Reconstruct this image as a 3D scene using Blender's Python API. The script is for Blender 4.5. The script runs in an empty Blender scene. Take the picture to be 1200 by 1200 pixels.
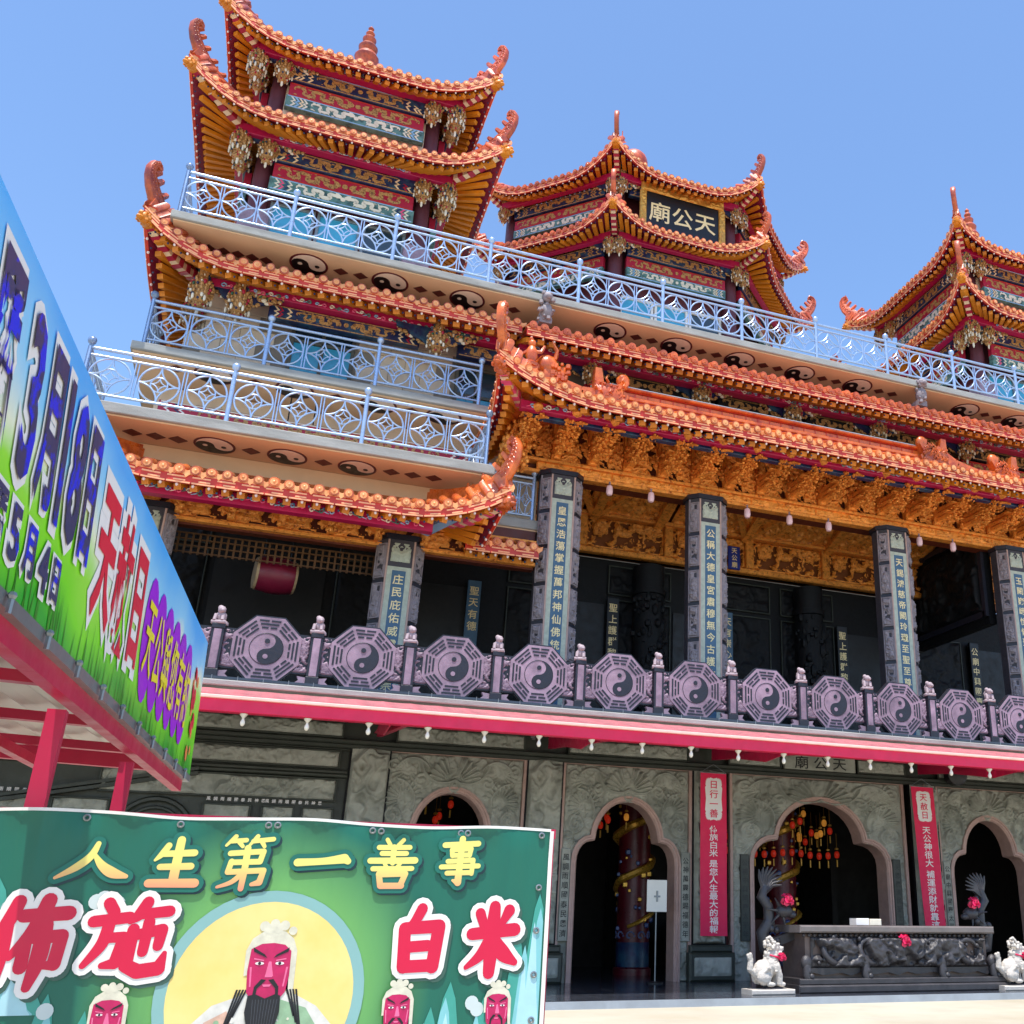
import bpy, math, random
import numpy as np
from mathutils import Vector, Matrix
SC = bpy.context.scene
COL = SC.collection
PI = math.pi
# ---------------------------------------------------------------- camera
cd = bpy.data.cameras.new('camera'); cam = bpy.data.objects.new('camera', cd); COL.objects.link(cam)
cd.sensor_fit = 'HORIZONTAL'; cd.sensor_width = 36.0; cd.lens = 36.0 * 1190 / 1200
cd.shift_x = -200 / 1200; cd.shift_y = 0.0
cd.clip_start = 0.1; cd.clip_end = 3000
_R = np.array([[0.92504557, 0.14886616, 0.3494704], [-0.37974108, 0.33977407, 0.8604361], [0.00934883, -0.92865088, 0.37083709]])
_m = Matrix.Identity(4)
for _i in range(3):
    _m[_i][0] = _R[_i, 0]; _m[_i][1] = -_R[_i, 1]; _m[_i][2] = -_R[_i, 2]
_m[2][3] = 1.6
cam.matrix_world = _m
SC.camera = cam
# ---------------------------------------------------------------- sky, sun, exposure
SUN_EL, SUN_AZ = math.radians(74), math.radians(-152)      # azimuth measured from +Y towards +X
wd = bpy.data.worlds.new('World'); SC.world = wd; wd.use_nodes = True
nt = wd.node_tree; bg = nt.nodes['Background']
sky = nt.nodes.new('ShaderNodeTexSky'); sky.sky_type = 'NISHITA'; sky.sun_disc = False
sky.sun_elevation = SUN_EL; sky.sun_rotation = SUN_AZ; sky.altitude = 50
sky.air_density = 1.0; sky.dust_density = 0.6; sky.ozone_density = 3.5
hs = nt.nodes.new('ShaderNodeHueSaturation'); hs.inputs['Saturation'].default_value = 1.06; hs.inputs['Value'].default_value = 1.06
nt.links.new(sky.outputs[0], hs.inputs['Color']); nt.links.new(hs.outputs[0], bg.inputs[0]); bg.inputs[1].default_value = 0.15
sd = bpy.data.lights.new('sun', 'SUN'); sun = bpy.data.objects.new('sun', sd); COL.objects.link(sun)
sd.energy = 3.6; sd.angle = math.radians(0.55); sd.color = (1.0, 0.955, 0.88)
_sv = Vector((math.sin(SUN_AZ) * math.cos(SUN_EL), math.cos(SUN_AZ) * math.cos(SUN_EL), math.sin(SUN_EL)))
sun.rotation_euler = _sv.to_track_quat('Z', 'Y').to_euler(); sun.location = _sv * 80
SC.view_settings.view_transform = 'Standard'; SC.view_settings.look = 'None'
SC.view_settings.exposure = 0.85; SC.view_settings.gamma = 1.0; SC.view_settings.use_curve_mapping = False
SC.cycles.max_bounces = 8; SC.cycles.diffuse_bounces = 5; SC.cycles.glossy_bounces = 3
SC.cycles.use_denoising = True
# ---------------------------------------------------------------- helpers
WL = {}
def lin(h):
    h = h.lstrip('#'); c = [int(h[i:i + 2], 16) / 255 for i in (0, 2, 4)]
    return tuple(x / 12.92 if x <= .04045 else ((x + .055) / 1.055) ** 2.4 for x in c)
class MB:
    def __init__(s): s.v = []; s.f = []; s.m = []; s.k = 0
    def add(s, vs, fs, k=None):
        n = len(s.v); s.v.extend(tuple(map(float, p)) for p in vs)
        for f in fs: s.f.append(tuple(i + n for i in f)); s.m.append(s.k if k is None else k)
        return s
    def box(s, x0, x1, y0, y1, z0, z1, k=None):
        v = [(x, y, z) for x in (x0, x1) for y in (y0, y1) for z in (z0, z1)]
        return s.add(v, [(0, 1, 3, 2), (4, 6, 7, 5), (0, 4, 5, 1), (2, 3, 7, 6), (0, 2, 6, 4), (1, 5, 7, 3)], k)
    def bbox(s, x0, x1, y0, y1, z0, z1, b=.01, k=None):            # box with chamfered front (-Y) edges
        v = [(x0, y1, z0), (x1, y1, z0), (x1, y1, z1), (x0, y1, z1), (x0, y0 + b, z0), (x1, y0 + b, z0), (x1, y0 + b, z1), (x0, y0 + b, z1),
             (x0 + b, y0, z0 + b), (x1 - b, y0, z0 + b), (x1 - b, y0, z1 - b), (x0 + b, y0, z1 - b)]
        f = [(0, 3, 2, 1), (8, 9, 10, 11)]
        for i in range(4):
            j = (i + 1) % 4; f += [(i, j, 4 + j, 4 + i), (4 + i, 4 + j, 8 + j, 8 + i)]
        return s.add(v, f, k)
    def beam(s, a, b, w, h, up=(0, 0, 1), k=None):                 # box from a to b
        a = Vector(a); b = Vector(b); d = (b - a).normalized(); r = d.cross(Vector(up)).normalized(); u = r.cross(d)
        v = [p + r * (w / 2 * i) + u * (h / 2 * j) for p in (a, b) for i, j in ((-1, -1), (1, -1), (1, 1), (-1, 1))]
        return s.add(v, [(0, 3, 2, 1), (4, 5, 6, 7), (0, 1, 5, 4), (1, 2, 6, 5), (2, 3, 7, 6), (3, 0, 4, 7)], k)
    def tube(s, pts, r, n=6, closed=False, k=None, caps=True):
        pts = [Vector(p) for p in pts]; N = len(pts); base = len(s.v); up0 = None
        rs = r if hasattr(r, '__len__') else [r] * N
        for i, p in enumerate(pts):
            if closed: d = pts[(i + 1) % N] - pts[i - 1]
            else: d = pts[min(i + 1, N - 1)] - pts[max(i - 1, 0)]
            d.normalize()
            if up0 is None: up0 = Vector((0, 0, 1)) if abs(d.z) < .9 else Vector((0, 1, 0))
            a = d.cross(up0)
            if a.length < 1e-4: a = d.orthogonal()
            a.normalize(); up0 = a.cross(d)
            for j in range(n):
                t = 2 * PI * j / n; q = p + (a * math.cos(t) + up0 * math.sin(t)) * rs[i]; s.v.append(tuple(q))
        kk = s.k if k is None else k
        for i in range(N if closed else N - 1):
            i2 = (i + 1) % N
            for j in range(n):
                j2 = (j + 1) % n; s.f.append((base + i * n + j, base + i2 * n + j, base + i2 * n + j2, base + i * n + j2)); s.m.append(kk)
        if caps and not closed:
            s.f.append(tuple(base + j for j in range(n))); s.m.append(kk)
            s.f.append(tuple(base + (N - 1) * n + j for j in reversed(range(n)))); s.m.append(kk)
        return s
    def lathe(s, prof, c=(0, 0, 0), n=12, k=None, a0=0.0, sx=1, sy=1):          # prof: (r, z)
        base = len(s.v); kk = s.k if k is None else k
        for r, z in prof:
            for j in range(n):
                t = a0 + 2 * PI * j / n; s.v.append((c[0] + r * math.cos(t) * sx, c[1] + r * math.sin(t) * sy, c[2] + z))
        for i in range(len(prof) - 1):
            for j in range(n):
                j2 = (j + 1) % n; s.f.append((base + i * n + j, base + i * n + j2, base + (i + 1) * n + j2, base + (i + 1) * n + j)); s.m.append(kk)
        s.f.append(tuple(base + j for j in reversed(range(n)))); s.m.append(kk)
        s.f.append(tuple(base + (len(prof) - 1) * n + j for j in range(n))); s.m.append(kk)
        return s
    def ball(s, c, r, n=6, k=None, sx=1, sy=1, sz=1):
        h = max(3, n // 2 + 1)
        return s.lathe([(max(.001, r * math.sin(PI * i / h)), -r * sz * math.cos(PI * i / h)) for i in range(h + 1)], c, n, k, 0, sx, sy)
    def prism(s, poly, y0, y1, k=None, ax='y'):                    # poly in xz, extruded in y
        n = len(poly)
        if ax == 'y': v = [(x, y0, z) for x, z in poly] + [(x, y1, z) for x, z in poly]
        elif ax == 'x': v = [(y0, x, z) for x, z in poly] + [(y1, x, z) for x, z in poly]
        else: v = [(x, z, y0) for x, z in poly] + [(x, z, y1) for x, z in poly]
        f = [tuple(range(n)), tuple(reversed(range(n, 2 * n)))] + [(i, i + n, (i + 1) % n + n, (i + 1) % n) for i in range(n)]
        return s.add(v, f, k)
    def strip(s, A, B, k=None):                                    # quad strip between two polylines
        n = len(A); return s.add(list(A) + list(B), [(i, i + 1, n + i + 1, n + i) for i in range(n - 1)], k)
    def xf(s, mat, i0=0):
        s.v[i0:] = [tuple(mat @ Vector(p)) for p in s.v[i0:]]; return s
    def merge(s, o, mat=None, dk=0):
        n = len(s.v); s.v.extend(o.v if mat is None else [tuple(mat @ Vector(p)) for p in o.v])
        s.f.extend(tuple(i + n for i in f) for f in o.f); s.m.extend(m + dk for m in o.m); return s
    def mesh(s, name, mats, smooth=None):
        me = bpy.data.meshes.new(name); me.from_pydata(s.v, [], s.f)
        if not isinstance(mats, (list, tuple)): mats = [mats]
        for m in mats: me.materials.append(m)
        if len(mats) > 1: me.polygons.foreach_set('material_index', s.m)
        import bmesh
        if len(s.f) < 60000:
            bm = bmesh.new(); bm.from_mesh(me); bmesh.ops.recalc_face_normals(bm, faces=bm.faces); bm.to_mesh(me); bm.free()
        if smooth:
            me.polygons.foreach_set('use_smooth', [True] * len(me.polygons))
            try: me.set_sharp_from_angle(angle=math.radians(smooth if smooth is not True else 40))
            except Exception: pass
        me.update(); return me
def link(name, me, parent=None, loc=(0, 0, 0), rot=None, scale=None):
    o = bpy.data.objects.new(name, me); COL.objects.link(o)
    loc = Vector(loc); WL[o.name] = loc
    if parent is not None:
        o.parent = parent; o.location = loc - WL[parent.name]
    else: o.location = loc
    if rot is not None: o.rotation_euler = rot
    if scale is not None: o.scale = scale
    return o
def ob(name, mb, mats, parent=None, loc=(0, 0, 0), smooth=None, **kw):
    return link(name, mb.mesh(name, mats, smooth), parent, loc, **kw)
def thing(name, label, cat, loc=(0, 0, 0), group=None):
    o = bpy.data.objects.new(name, None); COL.objects.link(o); o.location = loc; o.empty_display_size = .3
    WL[o.name] = Vector(loc); o['label'] = label; o['category'] = cat
    if group: o['group'] = group
    return o
def tag(o, label, cat, group=None):
    o['label'] = label; o['category'] = cat
    if group: o['group'] = group
    return o
def part(name, parent, loc):                                       # an Empty part that carries sub-parts
    o = bpy.data.objects.new(name, None); COL.objects.link(o); WL[o.name] = Vector(loc)
    o.parent = parent; o.location = Vector(loc) - WL[parent.name]; o.empty_display_size = .2; return o
def stuff(o): o['kind'] = 'stuff'; return o
def struct(name, mb, mats, **kw):
    o = ob(name, mb, mats, **kw); o['kind'] = 'structure'; return o
# ---------------------------------------------------------------- materials
MATS = {}
def M(name, col, rough=.55, metal=0., var=.12, sc=3., bump=0., bsc=30., rnd=.0, spec=.5, col2=None, c2sc=1.2, c2lo=.45, c2hi=.65, emit=0., coat=0., stretch=None, dirt=0., sheen=0.):
    m = bpy.data.materials.new(name); m.use_nodes = True; t = m.node_tree; N = t.nodes; L = t.links
    b = N['Principled BSDF']; c = lin(col) if isinstance(col, str) else col
    b.inputs['Roughness'].default_value = rough; b.inputs['Metallic'].default_value = metal
    b.inputs['Specular IOR Level'].default_value = spec; b.inputs['Coat Weight'].default_value = coat
    g = N.new('ShaderNodeNewGeometry'); vec = g.outputs['Position']
    if stretch:
        mp = N.new('ShaderNodeMapping'); mp.inputs['Scale'].default_value = stretch; L.new(vec, mp.inputs['Vector']); vec = mp.outputs[0]
    def noise(s_, d=4):
        n = N.new('ShaderNodeTexNoise'); n.inputs['Scale'].default_value = s_; n.inputs['Detail'].default_value = d; n.inputs['Roughness'].default_value = .6
        L.new(vec, n.inputs['Vector']); return n
    def rng(sock, a, z, lo=.3, hi=.7):
        r = N.new('ShaderNodeMapRange'); r.inputs['From Min'].default_value = lo; r.inputs['From Max'].default_value = hi
        r.inputs['To Min'].default_value = a; r.inputs['To Max'].default_value = z; L.new(sock, r.inputs['Value']); return r.outputs[0]
    rgb = N.new('ShaderNodeRGB'); rgb.outputs[0].default_value = (*c, 1); cur = rgb.outputs[0]
    if col2:
        mx = N.new('ShaderNodeMix'); mx.data_type = 'RGBA'; L.new(rng(noise(c2sc, 5).outputs[0], 0, 1, c2lo, c2hi), mx.inputs[0])
        L.new(cur, mx.inputs[6]); mx.inputs[7].default_value = (*lin(col2), 1); cur = mx.outputs[2]
    val = None
    if var: val = rng(noise(sc, 5).outputs[0], 1 - var, 1 + var)
    if rnd:
        oi = N.new('ShaderNodeObjectInfo'); r2 = rng(oi.outputs['Random'], 1 - rnd, 1 + rnd, 0, 1)
        if val is None: val = r2
        else:
            mm = N.new('ShaderNodeMath'); mm.operation = 'MULTIPLY'; L.new(val, mm.inputs[0]); L.new(r2, mm.inputs[1]); val = mm.outputs[0]
    if val is not None:
        h = N.new('ShaderNodeHueSaturation'); L.new(cur, h.inputs['Color']); L.new(val, h.inputs['Value']); cur = h.outputs[0]
    if dirt:
        mx = N.new('ShaderNodeMix'); mx.data_type = 'RGBA'; L.new(rng(noise(.9, 8).outputs[0], 0, dirt, .5, .72), mx.inputs[0])
        L.new(cur, mx.inputs[6]); mx.inputs[7].default_value = (.035, .03, .027, 1); cur = mx.outputs[2]
    L.new(cur, b.inputs['Base Color'])
    L.new(rng(noise(sc * 2.3).outputs[0], max(.03, rough - .1), min(1, rough + .12)), b.inputs['Roughness'])
    if bump:
        bn = noise(bsc, 5); bp = N.new('ShaderNodeBump'); bp.inputs['Strength'].default_value = bump; bp.inputs['Distance'].default_value = .02
        L.new(bn.outputs[0], bp.inputs['Height']); L.new(bp.outputs[0], b.inputs['Normal'])
    if emit:
        L.new(cur, b.inputs['Emission Color']); b.inputs['Emission Strength'].default_value = emit
    MATS[name] = m; return m
tile = M('glazed_orange_tile', '#d0682a', .3, 0, .2, 5, .3, 24, .2, col2='#ab431d', c2sc=2.2, coat=.3, dirt=.32)
tile_d = M('weathered_tile', '#cc5e34', .38, 0, .22, 5, .35, 26, .24, col2='#9c3a22', c2sc=2.4, coat=.15, dirt=.42)
tile_lit = M('sunlit_tile_face', '#eea468', .35, 0, .15, 6, .2, 40, .12, col2='#d97a3c', c2sc=4)  # paler orange for tile ends and drips: strong sunlight painted into the colour
fasc = M('fascia_red', '#c1331f', .42, 0, .12, 3, .1, 30, 0, dirt=.2)
fret = M('fret_line', '#f3a878', .45, 0, .1, 8)
raft = M('rafter_orange', '#d8831a', .45, 0, .12, 3, .1, 25, .15, dirt=.15)
soff = M('soffit_dark_red', '#7c1230', .5, 0, .15, 2, .08, 20)
mag = M('beam_magenta', '#b0124c', .42, 0, .12, 1.6, .08, 15, dirt=.12)
scal_r = M('scallop_crimson', '#a81c3a', .4, 0, .1, 4)
scal_w = M('scallop_cream', '#eccfa8', .45, 0, .1, 6)
pinkp = M('scallop_pink', '#e2527e', .4, 0, .1, 6)
navy = M('painted_navy', '#1d2550', .4, 0, .2, 5, col2='#27506a', c2sc=3)
green_p = M('painted_green', '#2d5a44', .45, 0, .2, 5)
teal_p = M('painted_teal', '#5d837c', .45, 0, .2, 5, col2='#2c4a48', c2sc=4, dirt=.25)
blue_l = M('painted_light_blue', '#8fb4d6', .4, 0, .1, 5)
tan_s = M('dragon_tan', '#bf9058', .4, .1, .2, 9, .6, 40, col2='#6e4a30', c2sc=18, c2lo=.52, c2hi=.62)
cream_p = M('painted_cream', '#e3d9c4', .5, 0, .1, 4, dirt=.12)
gold = M('gilded_carving', '#f6a044', .34, .25, .2, 7, .8, 40, .1, col2='#a04a14', c2sc=9, c2lo=.54, c2hi=.7)
gold_d = M('old_gilding', '#ec9a40', .34, .25, .25, 6, .8, 40, .1, col2='#8a4012', c2sc=9, c2lo=.52, c2hi=.7)
conc = M('slab_concrete', '#9a9a96', .85, 0, .18, 2.2, .5, 40, 0, dirt=.3, stretch=(.6, .6, 2.5))
peach = M('soffit_peach', '#dcb892', .8, 0, .06, .8, .1, 20, dirt=.1)
cwall = M('cream_wall_tile', '#e4cfb6', .6, 0, .08, 1.5, .1, 12, .05, dirt=.15)
brown = M('lozenge_brown', '#5e2d26', .55, 0, .12, 5)
black = M('black_paint', '#141418', .45, 0, .2, 4)
white = M('white_paint', '#e8e4de', .5, 0, .06, 4, dirt=.08)
maroon = M('column_maroon', '#5a2a34', .5, 0, .15, 2)
rail_m = M('stainless_blue_steel', '#a9bedb', .3, .5, .08, 3, .05, 40, .05)
st_l = M('stone_lilac', '#988090', .55, 0, .16, 5, .35, 90, .1, col2='#7d6979', c2sc=2.2, dirt=.22)
st_d = M('stone_dark_slate', '#1d1e29', .4, 0, .2, 6, .3, 80)
st_g = M('stone_grey_carved', '#8f8488', .6, 0, .2, 6, .5, 70, .06, dirt=.2)
st_gr = M('stone_green', '#a3a497', .58, 0, .16, 3, .5, 60, 0, col2='#85877b', c2sc=1.4)
st_gd = M('stone_green_dark', '#34382f', .45, 0, .18, 3, .3, 50)
st_pk = M('stone_pink_trim', '#b8988c', .55, 0, .12, 5, .3, 90)
st_bk = M('stone_black', '#0e0f12', .55, 0, .25, 5, .5, 50, spec=.25)
st_wh = M('stone_white', '#c2bab0', .6, 0, .1, 5, .4, 60, dirt=.25)
st_bl = M('column_blue_panel', '#41617a', .45, 0, .12, 5, .2, 60)
st_sage = M('column_sage_band', '#b2b7a4', .5, 0, .15, 8, .4, 70)
ink_gold = M('gold_lettering', '#f6dca0', .4, .1, .1, 20)
ink_blk = M('ink_black', '#20221f', .5, 0, .1, 9)
red_b = M('banner_red', '#e2124c', .6, 0, .05, 3, .1, 40)
white_ink = M('white_print', '#efe9e4', .55, 0, .03, 3)
red_st = M('red_painted_steel', '#bd0f42', .38, 0, .1, 3, .06, 30, dirt=.12)
pink_a = M('awning_pink', '#e08b8b', .5, 0, .12, 3, .2, 30, .08, dirt=.1)
glassb = M('window_glass', '#2b3a44', .08, 0, .15, 1, spec=.8)
alu = M('aluminium_frame', '#8b8f90', .4, .6, .1, 4)
bluewin = M('blue_pane', '#3f9fc4', .12, 0, .12, 1.5, spec=.7)
# ---------------------------------------------------------------- lettering
GL = {}
def glyphs(chars, bold=.0, bev=.0):
    obs = []
    for ch in sorted(set(chars)):
        if (ch, bold, bev) in GL or ch in ' \n': continue
        c = bpy.data.curves.new('glyph', 'FONT'); c.body = ch; c.size = 1; c.offset = bold; c.bevel_depth = bev; c.bevel_resolution = 1
        c.resolution_u = 2; c.align_x = 'CENTER'; c.align_y = 'CENTER'
        o = bpy.data.objects.new('glyph', c); COL.objects.link(o); obs.append((ch, o, c))
    dg = bpy.context.evaluated_depsgraph_get()
    for ch, o, c in obs:
        me = bpy.data.meshes.new_from_object(o.evaluated_get(dg))
        vs = [(v.co.x, v.co.y, v.co.z) for v in me.vertices]; fs = [tuple(p.vertices) for p in me.polygons]
        cx = .5 * (min(v[0] for v in vs) + max(v[0] for v in vs)); cy = .5 * (min(v[1] for v in vs) + max(v[1] for v in vs))
        if ch == '一': cy = vs and cy
        zm = max(1e-6, max(abs(v[2]) for v in vs))
        GL[(ch, bold, bev)] = ([(x - cx, y - cy, (z / zm if bev else 0)) for x, y, z in vs], fs)
        bpy.data.meshes.remove(me)
    for ch, o, c in obs:
        bpy.data.objects.remove(o); bpy.data.curves.remove(c)
def put(mb, ch, org, ux, uz, out, size, bold=.0, bev=.0, sx=1., thick=.004, k=None, shear=0.):
    """one character: centre org, right vector ux, up vector uz, outward vector out"""
    if ch in ' \n': return
    if (ch, bold, bev) not in GL: glyphs(ch, bold, bev)
    vs, fs = GL[(ch, bold, bev)]; org = Vector(org); ux = Vector(ux); uz = Vector(uz); out = Vector(out)
    mb.add([org + ux * ((x + shear * y) * size * sx) + uz * (y * size) + out * (z * thick) for x, y, z in vs], fs, k)
def column_text(s, x, y, ztop, pitch, size, bold=.012, sx=1.):
    mb = MB()
    for i, ch in enumerate(s): put(mb, ch, (x, y, ztop - pitch * (i + .5)), (1, 0, 0), (0, 0, 1), (0, -1, 0), size, bold, 0, sx)
    return mb
TXT_THIN = '庄民庇佑威靈萬世崇皇恩浩蕩掌握萬邦神仙佛統屬悟恒公稱大德皇宮肅穆無今古護佑群黎天錫鴻慈帝闕玲瓏至聖至尊赫萬靈玉闕巍峨悅懷廟公補中興國慶太平年天恩廣濟民聖上護群黎妙法輪有崇心賜福德日行一善佈施白米是您人生最大的福報天赦日天公神很大補運添財就靠這一天風調雨順國泰'
glyphs(TXT_THIN, .012); glyphs('日行一善佈施白米是您人生最大的福報天赦日天公神很大補運添財就靠這廟公天', .03)
glyphs('曆農國3月18日54天赦公與您有約', .03); glyphs('曆農國3月18日54天赦', .03, .085)
# ---------------------------------------------------------------- carved relief
def vnoise(x, z, seed):
    xi = np.floor(x).astype(int); zi = np.floor(z).astype(int); xf = x - xi; zf = z - zi
    xf = xf * xf * xf * (xf * (xf * 6 - 15) + 10); zf = zf * zf * zf * (zf * (zf * 6 - 15) + 10)
    def hsh(a, b):
        n = (a * 374761393 + b * 668265263 + seed * 1442695041) & 0x7fffffff
        n = ((n ^ (n >> 13)) * 1274126177) & 0x7fffffff
        return ((n ^ (n >> 16)) & 0xffff) / 65535.
    a = hsh(xi, zi); b = hsh(xi + 1, zi); c = hsh(xi, zi + 1); d = hsh(xi + 1, zi + 1)
    return (a * (1 - xf) + b * xf) * (1 - zf) + (c * (1 - xf) + d * xf) * zf
def fbm(x, z, seed, o=3):
    r = 0; a = .5
    for i in range(o): r = r + a * vnoise(x * 2 ** i, z * 2 ** i, seed + i * 7); a *= .5
    return r / (1 - .5 ** o)
def carve(x, z, seed, f=1.6, lines=7.):
    """flowing carved clouds, scales and hair: 0 (ground) .. 1 (crest)"""
    wx = x + .35 / f * 2 * (fbm(x * f, z * f, seed + 3) - .5) * 2; wz = z + .35 / f * 2 * (fbm(x * f + 9, z * f, seed + 5) - .5) * 2
    n = fbm(wx * f, wz * f, seed, 3); body = np.clip((n - .36) / .2, 0, 1); body = body * body * (3 - 2 * body)
    rid = 1 - np.abs(2 * ((n * lines) % 1) - 1); rid = rid * rid * (3 - 2 * rid)
    m = fbm(x * f * 3.2, z * f * 3.2, seed + 11, 2)
    fine = 1 - np.abs(2 * ((n * lines * 2.6 + m) % 1) - 1)
    return body * (.36 + .34 * rid + .24 * m + .2 * fine) + (1 - body) * (.1 * rid + .05 * fine)
def relief(w, h, step, depth, fn, hole=None, back=.0):
    """grid in xz (0..w, 0..h) whose face points to -y, raised by fn (0..1) * depth"""
    nx = max(2, int(w / step)); nz = max(2, int(h / step)); xs = np.linspace(0, w, nx + 1); zs = np.linspace(0, h, nz + 1)
    X, Z = np.meshgrid(xs, zs); H = fn(X, Z) * depth
    e = np.minimum(np.minimum(X, w - X), np.minimum(Z, h - Z)); H = H * np.clip(e / (step * 1.5), 0, 1)
    V = np.stack([X, -H - back, Z], -1).reshape(-1, 3)
    idx = np.arange((nx + 1) * (nz + 1)).reshape(nz + 1, nx + 1)
    F = np.stack([idx[:-1, :-1], idx[:-1, 1:], idx[1:, 1:], idx[1:, :-1]], -1).reshape(-1, 4)
    if hole is not None:
        cx = (X[:-1, :-1] + X[1:, 1:]) / 2; cz = (Z[:-1, :-1] + Z[1:, 1:]) / 2
        if hole == 'pierce':
            ch = (H[:-1, :-1] + H[1:, 1:] + H[1:, :-1] + H[:-1, 1:]) / 4; ed = np.minimum(np.minimum(cx, w - cx), np.minimum(cz, h - cz))
            keep = (ch > depth * .13) | (ed < .05)
        else: keep = ~hole(cx, cz)
        F = F[keep.reshape(-1)]
    mb = MB(); mb.v = [tuple(p) for p in V.tolist()]; mb.f = [tuple(f) for f in F.tolist()]; mb.m = [0] * len(mb.f); return mb
def npmesh(mb, name, mat, smooth=True):
    me = bpy.data.meshes.new(name); me.from_pydata(mb.v, [], mb.f); me.materials.append(mat)
    if smooth: me.polygons.foreach_set('use_smooth', [True] * len(me.polygons))
    me.update(); return me
# ---------------------------------------------------------------- roof kit
def tile_mesh(name, m1, m2, pitch=.33, r=.108):
    mb = MB(); n = 8; L = 1.0; sl = .42
    ring = [(math.cos(PI * (j / n * 1.3 - .15)) * r, math.sin(PI * (j / n * 1.3 - .15)) * r) for j in range(n + 1)]
    mb.strip([(x, -.05, z) for x, z in ring], [(x, L, z + L * sl) for x, z in ring], 0)
    c = [(math.cos(2 * PI * j / 12) * r * 1.06, math.sin(2 * PI * j / 12) * r * 1.06) for j in range(12)]
    mb.add([(x, -.06, z + .012) for x, z in c] + [(x, -.02, z + .012) for x, z in c], [tuple(range(12))] + [(j, (j + 1) % 12, 12 + (j + 1) % 12, 12 + j) for j in range(12)], 0)
    mb.add([(x * .72, -.068, z * .72 + .012) for x, z in c], [tuple(range(12))], 1)
    mb.ball((0, -.068, .012), r * .34, 6, 1, 1, .5, 1)
    # pan tile with its drip
    p = pitch / 2; arc = [(p + math.cos(PI + PI * j / 6) * (pitch / 2 - r * .6), .03 + math.sin(PI + PI * j / 6) * .07) for j in range(7)]
    mb.strip([(x, -.01, z) for x, z in arc], [(x, L, z + L * sl) for x, z in arc], 0)
    hw = pitch / 2 - r * .62
    hw *= 1.15; poly = [(p - hw, .05), (p - hw * .85, -.06), (p - hw * .4, -.1), (p, -.15), (p + hw * .4, -.1), (p + hw * .85, -.06), (p + hw, .05), (p, .0)]
    mb.prism(poly, -.03, -.008, 1)
    return mb.mesh(name, [m1, m2], 35)
TILE_A = tile_mesh('eave_tile', tile, tile_lit); TILE_B = tile_mesh('eave_tile_weathered', tile_d, tile)
TILE_C = tile_mesh('eave_tile_tower', tile_d, tile_lit)
RAFT = MB().box(-.11, .11, 0, 1, -.07, .07).mesh('rafter', raft)
STUDM = M('rafter_stud', '#e9d6cf', .4, 0, .1, 8)
def horn_mesh(name, m, h=1.35):
    """upswept ridge end with a curl: +x outward along the hip, z up"""
    P = [(-1.9, -.15, .12), (-1.3, -.02, .2), (-.75, .14, .27), (-.34, .4, .29), (-.08, .72, .25), (.06, 1.0, .2), (.1, 1.26, .15), (.03, 1.45, .115), (-.1, 1.53, .09), (-.21, 1.48, .075), (-.24, 1.4, .05)]
    q = []
    for i in range(len(P) - 1):
        for t in (0, .5): q.append(tuple(P[i][k] * (1 - t) + P[i + 1][k] * t for k in range(3)))
    q.append(P[-1]); mb = MB(); A = []
    for i, (x, z, r) in enumerate(q):
        a = q[min(i + 1, len(q) - 1)]; b = q[max(i - 1, 0)]; d = Vector((a[0] - b[0], 0, a[1] - b[1])).normalized(); nn = Vector((-d.z, 0, d.x))
        c = Vector((x, 0, z)); w = .12 if i < len(q) - 4 else .09
        A.append([c + nn * r + Vector((0, w * .6, 0)), c + nn * r - Vector((0, w * .6, 0)), c + nn * r * .4 - Vector((0, w, 0)), c - nn * r * .8 - Vector((0, w, 0)), c - nn * r - Vector((0, w * .5, 0)), c - nn * r + Vector((0, w * .5, 0)), c - nn * r * .8 + Vector((0, w, 0)), c + nn * r * .4 + Vector((0, w, 0))])
    vs = [p for r_ in A for p in r_]; n = 8
    fs = [(i * n + j, i * n + (j + 1) % n, (i + 1) * n + (j + 1) % n, (i + 1) * n + j) for i in range(len(A) - 1) for j in range(n)]
    mb.add(vs, fs + [tuple(range(n)), tuple((len(A) - 1) * n + j for j in reversed(range(n)))])
    rr = random.Random(3)                               # scrolls in relief on both flanks
    for sgn in (-1, 1):
        for i in range(4, len(q) - 3, 1):
            x, z, r = q[i]; mb.tube([(x + r * .5 * (1 - w_ / 9) * math.cos(w_ * .9), sgn * .115, z + r * .5 * (1 - w_ / 9) * math.sin(w_ * .9)) for w_ in range(7)], .022, 4)
    for i in range(0, 12, 2):                           # crest of flames behind the horn
        x, z, r = q[2 + i]; mb.tube([(x - r * .5, 0, z + r * .7), (x - r - .12, rr.uniform(-.03, .03), z + r + .1 + .1 * rr.random()), (x - r - .1, 0, z + r + .22 + .1 * rr.random())], [.13, .09, .015], 5)
    return mb.mesh(name, m, 45)
def figure_mesh(name, m):
    mb = MB(); mb.box(-.1, .1, -.07, .07, -.3, .01); mb.lathe([(.11, 0), (.12, .05), (.07, .1), (.1, .2), (.085, .3), (.05, .36)], n=8); mb.ball((0, 0, .42), .065, 8)
    mb.tube([(.05, 0, .28), (.15, 0, .3), (.2, 0, .42)], [.035, .03, .02], 5); mb.tube([(-.06, 0, .28), (-.16, 0, .2)], [.035, .02], 5); mb.ball((-.02, 0, .5), .035, 6)
    return mb.mesh(name, m, 50)
HORN_A = horn_mesh('ridge_horn', tile); HORN_B = horn_mesh('ridge_horn_weathered', tile_d)
FIG_A = figure_mesh('ridge_figure', tile); FIG_B = figure_mesh('ridge_figure_weathered', tile_d)
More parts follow.
